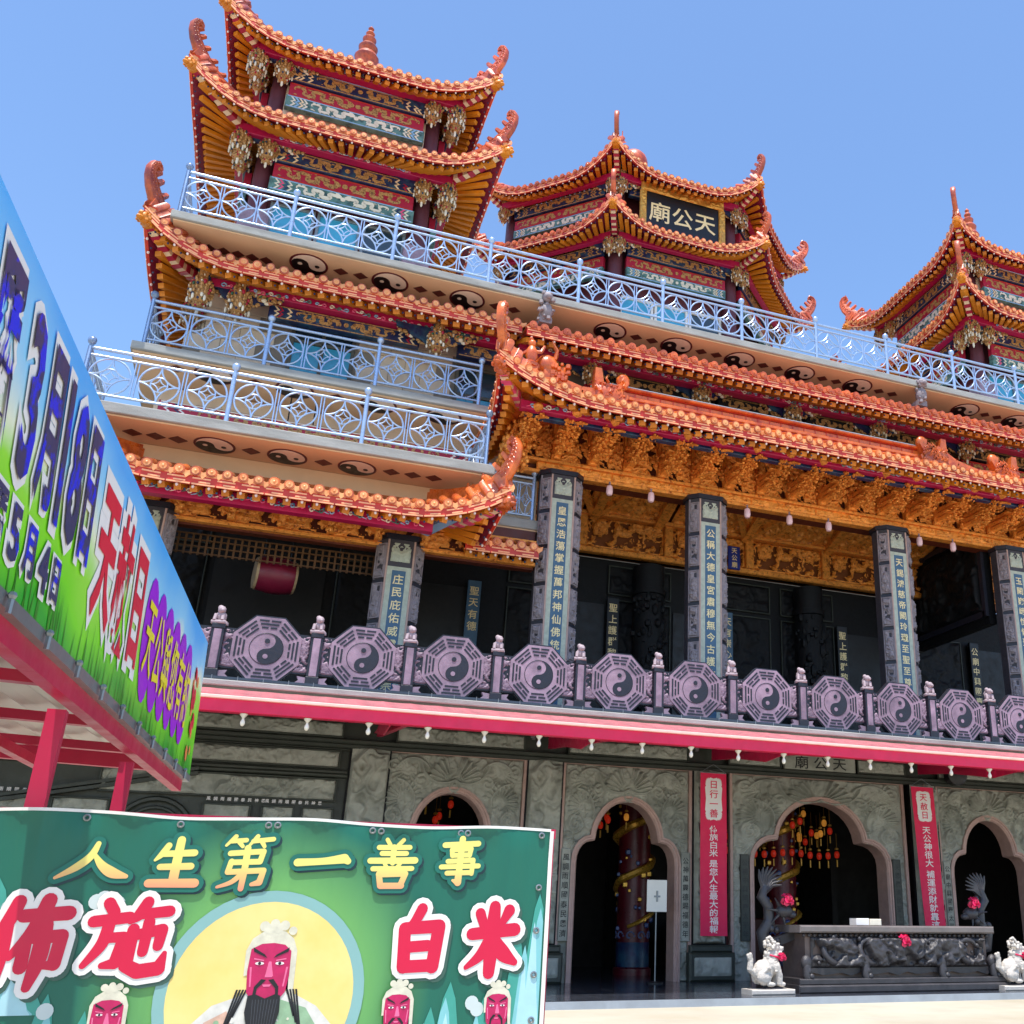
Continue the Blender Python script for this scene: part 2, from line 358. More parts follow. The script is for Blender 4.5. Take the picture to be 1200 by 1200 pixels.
def beast_mesh(name, m):
    rr = random.Random(8); mb = MB(); mb.bbox(-.35, .1, -.15, .15, -.16, .14, .04); mb.ball((.1, 0, .0), .19, 8, None, 1.1, .85, .9); mb.ball((.26, 0, -.07), .1, 7, None, 1.2, .9, .7); mb.ball((.25, 0, .07), .08, 6)
    for i in range(34): mb.ball((rr.uniform(-.33, .22), rr.choice((-1, 1)) * rr.uniform(.1, .17), rr.uniform(-.17, .17)), rr.uniform(.035, .065), 5)
    return mb.mesh(name, m, 50)
BEAST_A = beast_mesh('hip_beast', tile); BEAST_B = beast_mesh('hip_beast_ochre', raft)
def blobs(mb, rr, c, s, n, r0, r1, ks):
    for _ in range(n):
        mb.ball((c[0] + rr.uniform(-1, 1) * s[0], c[1] + rr.uniform(-1, 1) * s[1], c[2] + rr.uniform(-1, 1) * s[2]), rr.uniform(r0, r1), 5, rr.choice(ks), rr.uniform(.6, 1.2), .8, rr.uniform(.6, 1.5))
CARV = [tan_s, cream_p, scal_r, green_p, navy]
def pendant_mesh():
    """carved hanging lotus post: square stalk, swollen basket with tassels"""
    rr = random.Random(5); mb = MB(); mb.box(-.13, .13, -.13, .13, .05, .55, 0)
    mb.lathe([(.1, -.85), (.16, -.8), (.12, -.68), (.24, -.62), (.3, -.4), (.33, -.15), (.24, .02), (.15, .1)], n=8, k=0)
    for ring, z, r, rad in ((14, -.02, .27, .05), (15, -.12, .32, .05), (16, -.22, .35, .052), (16, -.32, .35, .05), (15, -.42, .33, .05), (13, -.52, .29, .048), (11, -.62, .25, .045), (10, -.72, .16, .042), (9, -.8, .14, .04), (9, .15, .17, .045), (9, .27, .17, .045), (9, .4, .17, .045), (9, .5, .17, .045)):
        for j in range(ring):
            t = 2 * PI * (j + rr.random() * .4) / ring; mb.ball((math.cos(t) * r, math.sin(t) * r, z), rad * rr.uniform(.7, 1.2), 5, rr.choice([0, 0, 0, 0, 0, 0, 0, 1, 2, 3, 4]), 1, 1, rr.uniform(.8, 1.5))
    for j in range(6):
        t = 2 * PI * j / 6; mb.ball((math.cos(t) * .34, math.sin(t) * .34, -.62), .045, 5, 1, 1, 1, 2.2)
    mb.lathe([(.02, -1.05), (.05, -.98), (.045, -.85)], n=6, k=1)
    mb.v = [(x * .85, y * .85, z) for x, y, z in mb.v]; return mb.mesh('lotus_pendant', CARV, 50)
PEND = pendant_mesh()
def corbel_mesh():
    """openwork scroll corbel reaching along +x from a post"""
    rr = random.Random(9); mb = MB(); mb.prism([(0, .28), (1.0, .28), (.95, .14), (.7, .1), (.5, -.08), (.25, -.16), (0, -.34)], -.04, .04, 4)
    for i in range(46):
        x = rr.uniform(0, .98); lo = -.32 + .42 * x; z = rr.uniform(lo, .26)
        mb.ball((x, -.05, z), rr.uniform(.035, .075), 5, rr.choice([0, 0, 0, 0, 1, 2, 3]), rr.uniform(.7, 1.5), .8, 1)
    for i in range(3):
        mb.tube([(.1 + .28 * i + .1 * math.cos(a), -.07, .05 + .1 * math.sin(a)) for a in np.linspace(0, 5, 8)], .025, 5, k=0)
    return mb.mesh('scroll_corbel', CARV, 50)
CORB = corbel_mesh()
def clouds(x0, x1, y, z, pitch=.2, h=.1, seed=1):
    '''painted cloud scrolls along a beam: little raised spirals in four colours'''
    rr = random.Random(seed); mb = MB(); n = int((x1 - x0) / pitch)
    for i in range(n):
        x = x0 + pitch * (i + .5); s = rr.choice((-1, 1)); r = h * rr.uniform(.45, .75); zz = z + rr.uniform(-.3, .3) * h
        mb.tube([(x + s * r * (1 - q / 12) * math.cos(q * .8), y - .012, zz + r * (1 - q / 12) * math.sin(q * .8)) for q in range(9)] , [.022] * 8 + [.012], 4, k=i % 4)
        mb.tube([(x + s * r, y - .012, zz), (x + s * (r + pitch * .5), y - .012, zz - h * .4)], [.02, .008], 4, k=(i + 1) % 4)
    return mb
CLD = [blue_l, pinkp, cream_p, teal_p]
def dragon(mb, x0, x1, zc, H, y, k=0, seed=1):
    """flat raised dragon: a waving tapered body with mane flames, claws and a head at x1"""
    rr = random.Random(seed); L = x1 - x0; s = 1 if L > 0 else -1; n = max(34, int(abs(L) / H * 14)); top = []; bot = []; waves = max(1.5, abs(L) / (H * 1.25))
    pts = []
    for i in range(n + 1):
        t = i / n; th_ = t * waves * 2 * PI; x = x0 + L * t - s * .2 * H * math.sin(2 * th_); z = zc + math.sin(th_) * H * .3 * (1 - .3 * t); w = H * (.04 + .11 * math.sin(min(1, t * 1.25) * PI * .55))
        pts.append((x, z, w))
    for i, (x, z, w) in enumerate(pts):
        a = pts[min(i + 1, n)]; b = pts[max(i - 1, 0)]; d = Vector((a[0] - b[0], a[1] - b[1])); d.normalize(); nx_, nz_ = -d.y, d.x
        top.append((x + nx_ * w, y, z + nz_ * w)); bot.append((x - nx_ * w, y, z - nz_ * w))
    mb.strip(top, bot, k); mb.strip([(p[0], y + .015, p[2]) for p in top], top, k); mb.strip(bot, [(p[0], y + .015, p[2]) for p in bot], k)
    hx, hz, _ = pts[-1]; mb.prism([(hx - s * H * .05, hz - H * .2), (hx + s * H * .3, hz - H * .14), (hx + s * H * .36, hz + H * .05), (hx + s * H * .12, hz + H * .26), (hx - s * H * .16, hz + H * .3), (hx - s * H * .1, hz + H * .05)], y - .004, y + .012, k)
    for i in range(3, n - 2, 2):                        # flames and claws
        x, z, w = pts[i]; q = rr.choice((-1, 1)); zz = z + q * w * 1.1; l = H * rr.uniform(.12, .26)
        zz2 = max(zc - H * .46, min(zc + H * .46, zz + q * l))
        mb.prism([(x - H * .07, zz), (x + H * .07, zz), (x + s * H * .16, zz2)], y - .002, y + .012, k)
    for i in range(int(abs(L) / H * 4)):              # loose cloud curls
        x = x0 + L * rr.random(); z = zc + rr.choice((-1, 1)) * H * rr.uniform(.28, .42); r = H * rr.uniform(.05, .09)
        mb.prism([(x + r * 1.6 * math.cos(a), z + r * .7 * math.sin(a)) for a in np.linspace(0, 2 * PI, 7)[:-1]], y + .002, y + .012, k)
    return mb
def painted_beam(owner, x0, x1, z0, z1, y, base, ink, ends=True, frame=blue_l, xf=None, seed=1, chev=(white, scal_r, navy)):
    """painted beam with a pair of dragons, its chevron ends and thin border as sub-parts"""
    H = z1 - z0
    def mk(name, mb, mat, par):
        if xf is not None: mb.xf(xf)
        return ob(name, mb, mat, par)
    b = mk('painted_beam', MB().bbox(x0, x1, y, y + .22, z0, z1, .015), base, owner)
    fr = MB(); t = H * .07
    for zz in (z0 + t * .6, z1 - t * 1.6): fr.box(x0 + .05, x1 - .05, y - .008, y + .01, zz, zz + t)
    mk('border', fr, frame, b)
    m = .5 * (x0 + x1); e = H * 1.5 if ends else .1
    d = MB(); dragon(d, x0 + e + .1, m - H * .5, (z0 + z1) / 2, H * .8, y - .016, 0, seed); dragon(d, x1 - e - .1, m + H * .5, (z0 + z1) / 2, H * .8, y - .016, 0, seed + 1)
    d.prism([(m + H * .16 * math.cos(a), (z0 + z1) / 2 + H * .16 * math.sin(a)) for a in np.linspace(0, 2 * PI, 11)[:-1]], y - .016, y)
    mk('dragon_scroll', d, ink, b)
    if ends:
        for sgn, xe in ((1, x0), (-1, x1)):
            ch = MB(); zc = (z0 + z1) / 2; hh = H * .38
            for q in range(4):
                xo = xe + sgn * (H * .3 + q * H * .26); w = sgn * H * .13
                ch.prism([(xo, zc - hh), (xo + w, zc - hh), (xo + w + sgn * H * .22, zc - hh * .33), (xo + w, zc), (xo + w + sgn * H * .22, zc + hh * .33), (xo + w, zc + hh), (xo, zc + hh), (xo + sgn * H * .22, zc + hh * .33), (xo, zc), (xo + sgn * H * .22, zc - hh * .33)], y - .012, y + .004, q % len(chev))
            mk('chevron_end', ch, list(chev), b)
    return b
JT = random.Random(99)
def eave(owner, A, B, wA, wB, z, zw, lift=1.2, D=3.0, bow=.35, ca=True, cb=True, pitch=.33, kit='A', ridge=None, horns=(True, True), hips=(True, True), scale_mat=navy, drop=.0, rafters=True, hipm=(scal_r, scal_w)):
    """one side of an upturned roof. A,B: eave corner tips in plan, left to right seen from outside; wA,wB the wall line"""
    A = Vector((*A, 0)); B = Vector((*B, 0)); wA = Vector((*wA, 0)); wB = Vector((*wB, 0)); L = (B - A).length; tx = (B - A) / L; nin = Vector((-tx.y, tx.x, 0))
    tm, hm, fm, tmat = {'A': (TILE_A, HORN_A, FIG_A, tile), 'B': (TILE_B, HORN_B, FIG_B, tile_d), 'C': (TILE_C, HORN_B, FIG_B, tile_d)}[kit]
    def f(d): return max(0, 1 - d / D)
    def E(u):
        a = f(u * L) if ca else 0; b = f((1 - u) * L) if cb else 0; q = max(a, b); far = (1 - a * a - b * b) if (ca or cb) else 0
        return A + tx * (u * L) + nin * (bow * max(0, far)) + Vector((0, 0, z + lift * q ** 2.3))
    def W(u): return wA.lerp(wB, u) + Vector((0, 0, zw))
    ang = math.atan2(tx.y, tx.x); n = int(round(L / pitch)); us = [(i + .5) / n for i in range(n)]
    for i, u in enumerate(us):
        p = E(u); g = (E(min(1, u + .01)) - E(max(0, u - .01))).normalized(); tilt = math.asin(max(-1, min(1, g.z))); yaw = math.atan2(g.y, g.x)
        dc = min((u * L) if ca else 9, ((1 - u) * L) if cb else 9); link('eave_tile', tm, owner, p + Vector((0, 0, JT.uniform(-.008, .008))), (0, -tilt + JT.uniform(-.04, .04), yaw + JT.uniform(-.03, .03)), (JT.uniform(.94, 1.05), max(.12, min(1, dc * .55)), JT.uniform(.93, 1.07)))
        if rafters and i % 1 == 0:
            q = W(u); o_ = p - Vector((0, 0, .3)) + nin * .3; d = o_ - (q - Vector((0, 0, .1)))
            if d.length > .3:
                mm = d.to_track_quat('Y', 'Z').to_euler(); link('rafter', RAFT, owner, q - Vector((0, 0, .1)), mm, (((wB - wA).length * .4 + L * .6) / n / .33 * .88, d.length, 1))
    N = max(24, n); uu = [i / N for i in range(N + 1)]; Ep = [E(u) for u in uu]; Wp = [W(u) for u in uu]; dz = lambda P, h, k_=0.: [p + Vector((0, 0, h)) + nin * k_ for p in P]
    fb = MB(); fb.strip(dz(Ep, -.06, .0), dz(Ep, -.3, .0)); fb.strip(dz(Ep, -.3, .0), dz(Ep, -.3, .08)); fb.strip(dz(Ep, -.06, 0), dz(Ep, -.06, .3)); ob('fascia', fb, fasc, owner)
    fr = MB(); cell = .5; nc = int(L / cell)
    for i in range(nc):
        for (a0, b0, a1, b1) in ((.0, .95, 1, .95), (.06, .62, .8, .62), (.8, .62, .8, .22), (.32, .24, .8, .24), (.06, .62, .06, .0), (.06, .0, 1.0, .0)):
            P0 = E((i + a0) / nc) + Vector((0, 0, -.29 + .22 * b0)); P1 = E((i + a1) / nc) + Vector((0, 0, -.29 + .22 * b1)); fr.beam(P0 - nin * .003, P1 - nin * .003, .014 if b0 == b1 else .03, .036)
    stuff(ob('fret_band', fr, fret, owner))
    sd_ = MB()
    for i, u in enumerate(us): q = E(u) + nin * .07 - Vector((0, 0, .33)); sd_.ball(q, .036, 6, 0, 1, 1, 1.25); q2 = E(min(1, u + .5 / n)) + nin * .16 - Vector((0, 0, .38)); sd_.ball(q2, .032, 5, 1)
    stuff(ob('eave_studs', sd_, [STUDM, navy], owner, smooth=60))
    sb = MB(); sb.strip(dz(Ep, -.26, .05), Wp); ob('soffit', sb, soff, owner)
    if ridge is not None:                               # tiled slope, concave
        rA, rB, rz = ridge; rA = Vector((*rA, 0)); rB = Vector((*rB, 0)); rows = []
        for k in range(6):
            t = k / 5; rows.append([Ep[i].lerp(rA.lerp(rB, u) + Vector((0, 0, rz)), t) + Vector((0, 0, -.35 * math.sin(t * PI) - (.06 if k == 0 else 0))) for i, u in enumerate(uu)])
        rb = MB()
        for k in range(5): rb.strip(rows[k], rows[k + 1])
        ob('roof_slope', rb, tmat, owner)
    for flag, tip, wall, sgn, hf, hh in ((ca, E(0), W(0), 1, horns[0], hips[0]), (cb, E(1), W(1), -1, horns[1], hips[1])):
        if not flag: continue
        out = (tip - wall); out.z = 0; out.normalize(); sw = (tx * sgn)
        if hh:                                           # scalloped hip beam under the corner
            hb = MB(); a = tip - Vector((0, 0, .42)) - out * .3; b = wall - Vector((0, 0, .28)); nb = 16
            for i in range(nb):
                c0 = a.lerp(b, i / nb) + Vector((0, 0, -.25 * math.sin(i / nb * PI))); c1 = a.lerp(b, (i + .98) / nb) + Vector((0, 0, -.25 * math.sin((i + .98) / nb * PI))); hb.beam(c0, c1, .26 - .05 * (i % 2), .24 - .04 * (i % 2), k=i % 2)
            ob('hip_beam', hb, list(hipm), owner)
            link('hip_beast', BEAST_A if kit == 'A' else BEAST_B, owner, tip - Vector((0, 0, .4)) - out * .2, (0, 0, math.atan2(out.y, out.x)))
            hr = MB(); hp = [tip - out * dd + Vector((0, 0, z + lift * f(dd * .8) ** 2.3 + .16 + .3 * dd - tip.z)) for dd in np.linspace(.1, 3.2, 12)]
            for p0, p1 in zip(hp[:-1], hp[1:]): hr.beam(p0, p1, .26, .3); hr.beam(p0 + Vector((0, 0, .2)), p1 + Vector((0, 0, .2)), .18, .12)
            ob('hip_ridge', hr, tmat, owner)
        # scale board between hip beam and fascia
        s0 = tip - Vector((0, 0, .34)) - out * .35; s1 = wall + Vector((0, 0, -.2)); A1 = [s0.lerp(s1, t) + Vector((0, 0, -.02)) for t in np.linspace(0, 1, 6)]
        B1 = [s0.lerp(s1, t) + sw * (.12 + .75 * math.sin(t * PI * .5)) + Vector((0, 0, -.03)) for t in np.linspace(0, 1, 6)]
        ob('scale_board', MB().strip(A1, B1), scale_mat, owner)
        if hf:
            link('ridge_horn', hm, owner, tip + Vector((0, 0, .0)), (0, 0, math.atan2(out.y, out.x)), (.84, .8, .86))
            for q, dd in enumerate((1.0, 1.5, 2.0, 2.5)):
                p = tip - out * dd; link('ridge_figure', fm, owner, (p.x, p.y, z + lift * f(dd) ** 2.3 + .42 + .22 * dd * .4), (0, 0, math.atan2(out.y, out.x)), (1.1 - .1 * q,) * 3)
    return E
# ================================================================ the setting
CX = 14.45
g_mat = M('plaza_concrete', '#b9b09c', .8, 0, .08, .7, .25, 25, 0, col2='#a89e88', c2sc=.35, dirt=.12)
struct('ground', MB().box(-400, 400, -300, 700, -1, 0), g_mat)
floor_m = M('polished_granite', '#3a3d45', .12, 0, .25, 3, .03, 60, spec=.6)
step_m = M('step_stone', '#9aa1a8', .55, 0, .12, 2, .3, 60, dirt=.2)
pf = MB(); pf.box(-40, 70, 20.06, 52, .0, .14); struct('platform_floor', pf, floor_m)
pe = MB(); pe.box(-40, 70, 20.0, 20.055, .0, .132)
struct('platform_step', pe, step_m)
# ================================================================ temple hall
T = thing('temple_hall', 'ornate multi storey temple hall with orange upturned roofs and carved stone columns', 'temple', (CX, 30, .14))
FW = part('front_wall', T, (CX, 25.4, .14))
YD = 25.4
def arch(hw, sz=1.0, tr=.0):
    """half outline (x>=0) of the trefoil door opening, from the floor up"""
    P = [(hw, 0), (hw, 2.7 * sz)]; a = hw * .64
    for t in np.linspace(0, PI / 2, 6)[1:]: P.append((a + .12 + (hw - a - .12) * math.cos(t), 2.7 * sz + .5 * sz * math.sin(t)))
    P.append((a + .02, 3.22 * sz))
    for t in np.linspace(.08, PI / 2, 9): P.append((a * math.cos(t), 3.2 * sz + .98 * sz * math.sin(t)))
    return P
def in_arch(hw, sz):
    P = arch(hw, sz); zs = np.array([p[1] for p in P]); xs = np.array([p[0] for p in P])
    o = np.maximum.accumulate(zs + np.arange(len(zs)) * 1e-6)
    return lambda x, z: (np.abs(x) < np.interp(z, o, xs, right=-1) - .0) & (z < o[-1])
def door_relief(hw, sz, W_, H_, seed):
    def fn(X, Z):
        x = np.abs(X - W_ / 2); s = W_ / 3.5; xx = x / s; h = .5 * carve(X, Z, seed, 3.0, 7)
        def fan(cx, cz, r0, r1, t0, t1, k, amp=1.):
            dx = xx - cx; dz = Z - cz; r = np.hypot(dx, dz); t = np.arctan2(dz, dx)
            m = np.clip((r - r0) / .05, 0, 1) * np.clip((r1 * (1 + .05 * np.cos(t * k)) - r) / .05, 0, 1) * np.clip((t - t0) / .08, 0, 1) * np.clip((t1 - t) / .08, 0, 1)
            return m * amp * (.45 + .35 * np.cos(t * k) + .3 * np.clip((r - r0) / (r1 - r0), 0, 1))
        def scroll(cx, cz, R, turn=1.6, amp=.9):
            dx = xx - cx; dz = Z - cz; r = np.hypot(dx, dz); t = np.arctan2(dz, dx); ph = (r / R * turn * 2 * PI - t)
            return np.clip((R - r) / .04, 0, 1) * amp * (.35 + .5 * (.5 + .5 * np.cos(ph)) + .15 * (1 - r / R))
        zt = H_
        for q in (fan(.05, zt - .62, .16, .62, .12, 1.45, 26), fan(1.18, zt - .38, .1, .42, -2.6, 1.2, 20, .8), fan(1.2, zt - 1.05, .12, .46, -1.2, 2.9, 22, .85), scroll(1.52, zt - .32, .2), scroll(.82, zt - .62, .2, 1.3),
                  scroll(1.45, zt - 1.45, .26, 1.8), fan(1.35, zt - 1.75, .08, .34, -2.2, 2.2, 18, .7), scroll(0., zt - .72, .17, 1.2)): h = np.maximum(h, q)
        # raised wing outline
        for (cx, cz, R, t0, t1) in ((.3, zt - .1, .55, -2.2, -.1), (1.05, zt - .55, .45, .3, 2.6), (1.45, zt - 1.1, .5, 1.6, 3.6)):
            dx = xx - cx; dz = Z - cz; r = np.hypot(dx, dz); t = np.arctan2(dz, dx); t = np.where(t < t0 - .5, t + 2 * PI, t)
            h = np.maximum(h, np.exp(-((r - R) / .035) ** 2) * ((t > t0) & (t < t1)))
        return np.clip(h, 0, 1.1)
    ia = in_arch(hw + .06, sz); hole = lambda x, z: ia(x - W_ / 2, z)
    return relief(W_, H_, .02, .17, fn, hole)
def door_bay(xc, hw, sz, W_, texts, rel):
    D = part('door_bay', T, (xc, YD, .14)); H_ = 5.05
    link('carved_surround', rel, D, (xc - W_ / 2, YD, .14))
    P = arch(hw, sz); full = [(-x, z) for x, z in P] + [(x, z) for x, z in reversed(P)]; n = len(full); off = []
    for i, (x, z) in enumerate(full):
        a = full[min(i + 1, n - 1)]; b = full[max(i - 1, 0)]; d = Vector((a[0] - b[0], a[1] - b[1])).normalized(); off.append((-d.y, d.x))
    mb = MB()
    def ln(k, y): return [(xc + x + o[0] * k, y, .14 + max(0, z + o[1] * k)) for (x, z), o in zip(full, off)]
    for (k0, y0), (k1, y1) in (((.15, YD - .03), (.15, YD - .11)), ((.15, YD - .11), (.1, YD - .12)), ((.1, YD - .12), (.09, YD - .09)), ((.09, YD - .09), (.04, YD - .1)), ((.04, YD - .1), (.0, YD - .05)), ((0, YD - .05), (0, YD + .45))): mb.strip(ln(k0, y0), ln(k1, y1))
    ob('arch_trim', mb, st_pk, D, smooth=30)
    fr = MB()
    for a, b, c, d in ((-W_ / 2, W_ / 2, H_, H_ + .11), (-W_ / 2 - .09, -W_ / 2, .0, H_ + .11), (W_ / 2, W_ / 2 + .09, .0, H_ + .11)): fr.bbox(xc + a, xc + b, YD - .09, YD + .05, .14 + c, .14 + d, .015)
    ob('frame', fr, st_pk, D)
    for sgn, tx in ((-1, texts[0]), (1, texts[1])):
        x = xc + sgn * (hw + .28 + .02 * (W_ > 4)); st = ob('couplet_strip', MB().bbox(x - .13, x + .13, YD - .115, YD, 1.05, 3.15, .012), st_gr if hw < 1.5 else st_gd, D)
        ob('inscription', column_text(tx, x, YD - .119, 3.05, .215, .17), ink_blk, st)
        ob('inscription_edge', MB().box(x - .118, x - .108, YD - .119, YD - .1, 1.08, 3.12).box(x + .108, x + .118, YD - .119, YD - .1, 1.08, 3.12), ink_blk, st)
REL_S = npmesh(door_relief(1.3, 1.0, 3.36, 5.05, 4), 'carved_surround', st_gr); REL_C = npmesh(door_relief(2.03, 1.06, 5.3, 5.05, 9), 'carved_surround_wide', st_gr)
for xc, tx in ((4.43, ('風調雨順國泰民', '天恩廣濟民福德')), (8.87, ('風調雨順國泰民恩濟', '公神萬靈德賜福德年')), (20.03, ('公廟中興國慶太平年', '天恩廣濟民')), (24.47, ('風調雨順國泰民', '天恩廣濟民福德'))): door_bay(xc, 1.3, 1.0, 3.36, tx, REL_S)
door_bay(CX, 2.03, 1.06, 5.3, ('公補中興國慶太平年', '天恩廣濟民聖上福德'), REL_C)
# carved piers between the doors
pier_r = npmesh(relief(.86, 4.25, .028, .2, lambda X, Z: np.clip(carve(X, Z * .8, 21, 1.5, 5) * 1.1 + .25 * np.exp(-((X - .43 - .25 * np.sin(Z * 2.2)) / .13) ** 2), 0, 1.2)), 'dragon_pier', st_gr)
for xc in (2.42, 6.65, 11.1, 17.8, 22.25, 26.5):
    P_ = part('pier', T, (xc, YD, .14))
    link('pier_relief', pier_r, P_, (xc - .43, YD - .124, 1.0)); ob('pier_core', MB().box(xc - .47, xc + .47, YD - .12, YD + .4, .14, 5.2), st_bk, P_)
    ob('pier_base', MB().bbox(xc - .62, xc + .62, YD - .36, YD - .125, .14, .8, .05).bbox(xc - .57, xc + .57, YD - .3, YD - .125, .8, .97, .04), st_gd, P_)
    link('base_relief', npmesh(relief(1.0, .42, .03, .05, lambda X, Z: carve(X, Z, 31, 3, 6)), 'base_relief', st_gr), P_, (xc - .5, YD - .36, .27))
# wall mass beside the bays, lintel, mouldings
wm = MB()
for a, b in ((-9, 1.95), (26.9, 38)): wm.box(a, b, YD, YD + .4, .14, 5.9)
wm.box(1.9, 27, YD + .03, YD + .4, 5.3, 5.9); ob('wall_mass', wm, st_gd, FW)
md = MB()
for z0, z1, y in ((5.2, 5.3, .16), (5.3, 5.4, .22), (5.82, 5.98, .26)): md.bbox(-9, 38, YD - y, YD, z0, z1, .02)
ob('moulding', md, st_gd, FW)
def scroll_panel(name, par, x0, x1, z0, z1, y, seed, depth=.05, mat=st_gr, f=2.2, step=.03):
    fr = MB(); t = .04
    for a, b, c, d in ((x0, x1, z0, z0 + t), (x0, x1, z1 - t, z1), (x0, x0 + t, z0 + t, z1 - t), (x1 - t, x1, z0 + t, z1 - t)): fr.bbox(a, b, y - .05, y, c, d, .01)
    p = ob(name, fr, st_gd, par)
    link('relief', npmesh(relief(x1 - x0 - 2 * t, z1 - z0 - 2 * t, step, depth, lambda X, Z: carve(X, Z, seed, f, 6)), 'relief', mat), p, (x0 + t, y - .006, z0 + t)); return p
for i, (a, b) in enumerate(((2.95, 6.1), (7.2, 10.5), (11.65, 13.25), (15.65, 17.25), (18.35, 21.7), (22.8, 26.0))): scroll_panel('lintel_panel', FW, a, b, 5.41, 5.81, YD - .13, 40 + i, .08, st_gr, 4.0, .022)
nb = ob('name_panel', MB().bbox(13.33, 15.57, YD - .2, YD - .05, 5.41, 5.82, .02), st_gr, FW)
mbx = MB()
for i, ch in enumerate('廟公天'): put(mbx, ch, (13.85 + .6 * i, YD - .205, 5.61), (1, 0, 0), (0, 0, 1), (0, -1, 0), .36, .012, 0, 1.25)
ob('inscription', mbx, ink_blk, nb)
# left-hand carved wall: stacked friezes, pediment and roundel
for i, (z0, z1, dp) in enumerate(((5.42, 5.81, .05), (4.72, 5.14, .05))):
    for k, (a, b) in enumerate(((-8.6, -5.6), (-5.5, -2.5), (-2.4, 1.75))): scroll_panel('frieze_panel', FW, a, b, z0, z1, YD - .12 - .03 * (i == 0), 60 + i * 5 + k, .1, st_gr, 3.4, .024)
md = MB()
for z0, z1, y in ((4.52, 4.6, .2), (4.6, 4.69, .14), (5.14, 5.2, .12)): md.bbox(-9, 1.95, YD - y, YD, z0, z1, .02)
for k in range(2):
    md.beam((-5.6, YD - .12, 3.55 + .1 * k), (-1.2, YD - .12, 4.45 + .1 * k), .3, .07); md.beam((1.9, YD - .12, 4.0 - .0 * k + .1 * k), (-1.2, YD - .12, 4.05 + .1 * k), .2, .07) if k == 5 else None
ob('pediment_moulding', md, st_gd, FW)
scroll_panel('frieze_panel', FW, -3.1, 1.75, 3.98, 4.5, YD - .1, 77, .14, st_gr, 2.8, .024)
for k, (a, b) in enumerate(((-5.3, -4.1), (-3.9, -2.8), (-1.0, 0.), (.2, .9), (1.05, 1.75))): scroll_panel('picture_panel', FW, a, b, 3.1, 3.85, YD - .08, 80 + k, .1, st_gr, 3.6, .024)
rn = MB(); rn.tube([(-1.9 + .78 * math.cos(t), YD - .08, 3.1 + .78 * math.sin(t)) for t in np.linspace(0, 2 * PI, 29)[:-1]], .06, 6, True); rn.tube([(-1.9 + .6 * math.cos(t), YD - .08, 3.1 + .6 * math.sin(t)) for t in np.linspace(0, 2 * PI, 29)[:-1]], .04, 6, True); ob('roundel_frame', rn, st_gd, FW, smooth=50)
for k in range(3):
    ln_ = MB()
    for j in range(9): put(ln_, '風調雨順國泰民神恩'[j], (-.9 + .14 * j + 1.2 * (k == 2) - 4.2 * (k == 0), YD - .19, 3.93), (1, 0, 0), (0, 0, 1), (0, -1, 0), .085, .012)
    ob('inscription', ln_, white_ink, FW)
# ground floor interior
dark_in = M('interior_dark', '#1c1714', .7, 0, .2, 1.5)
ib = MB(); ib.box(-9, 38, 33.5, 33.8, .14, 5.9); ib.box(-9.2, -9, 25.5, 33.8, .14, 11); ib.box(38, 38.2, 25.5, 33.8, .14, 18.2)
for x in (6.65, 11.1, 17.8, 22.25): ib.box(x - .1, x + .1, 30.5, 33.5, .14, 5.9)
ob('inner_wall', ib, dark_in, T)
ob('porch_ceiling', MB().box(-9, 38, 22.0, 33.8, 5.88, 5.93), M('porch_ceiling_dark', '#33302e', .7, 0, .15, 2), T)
rr = random.Random(2)
pc1 = M('pillar_oxblood', '#5c1420', .35, 0, .2, 4, .2, 40); pc2 = M('pillar_blue', '#274b8c', .35, 0, .15, 5); pc3 = M('pillar_gold', '#c99a3a', .3, .5, .15, 6)
for xc in (10.25, 14.0 + .9, 19.3):
    yc = 28.6; P_ = part('painted_pillar', T, (xc, yc, .14)); ob('shaft', MB().lathe([(.52, .14), (.52, .3), (.45, .34), (.45, 5.9)], (xc, yc, 0), 20), pc1, P_, smooth=40)
    ob('blue_foot', MB().lathe([(.462, .34), (.462, .95), (.455, .96)], (xc, yc, 0), 20), navy, P_, smooth=40)
    sc_ = MB()
    for j in range(9):
        t = 2 * PI * j / 9
        for q in range(10):
            a = q / 9 * 4.6; r = .13 * (1 - q / 14); sc_.ball((xc + .46 * math.cos(t + r * math.cos(a) / .45), yc + .46 * math.sin(t + r * math.cos(a) / .45), 1.12 + r * math.sin(a)), .03, 5)
    ob('cloud_scrolls', sc_, pc2, P_, smooth=50)
    dr = MB(); pts = [(xc + (.5 + .03 * math.sin(i)) * math.cos(-2.2 + i * .22), yc + (.5 + .03 * math.sin(i)) * math.sin(-2.2 + i * .22), 1.35 + i * .046) for i in range(80)]
    dr.tube(pts, [.05 + .07 * math.sin(min(1, i / 60) * PI * .6) for i in range(80)], 7); ob('coiled_dragon', dr, pc3, P_, smooth=50)
    cl = MB()
    for j in range(60):
        t = rr.uniform(0, 2 * PI); cl.ball((xc + .47 * math.cos(t), yc + .47 * math.sin(t), rr.uniform(1.3, 5.2)), rr.uniform(.04, .1), 5, rr.choice((0, 1)))
    ob('carved_clouds', cl, [pc2, pc3], P_, smooth=50)
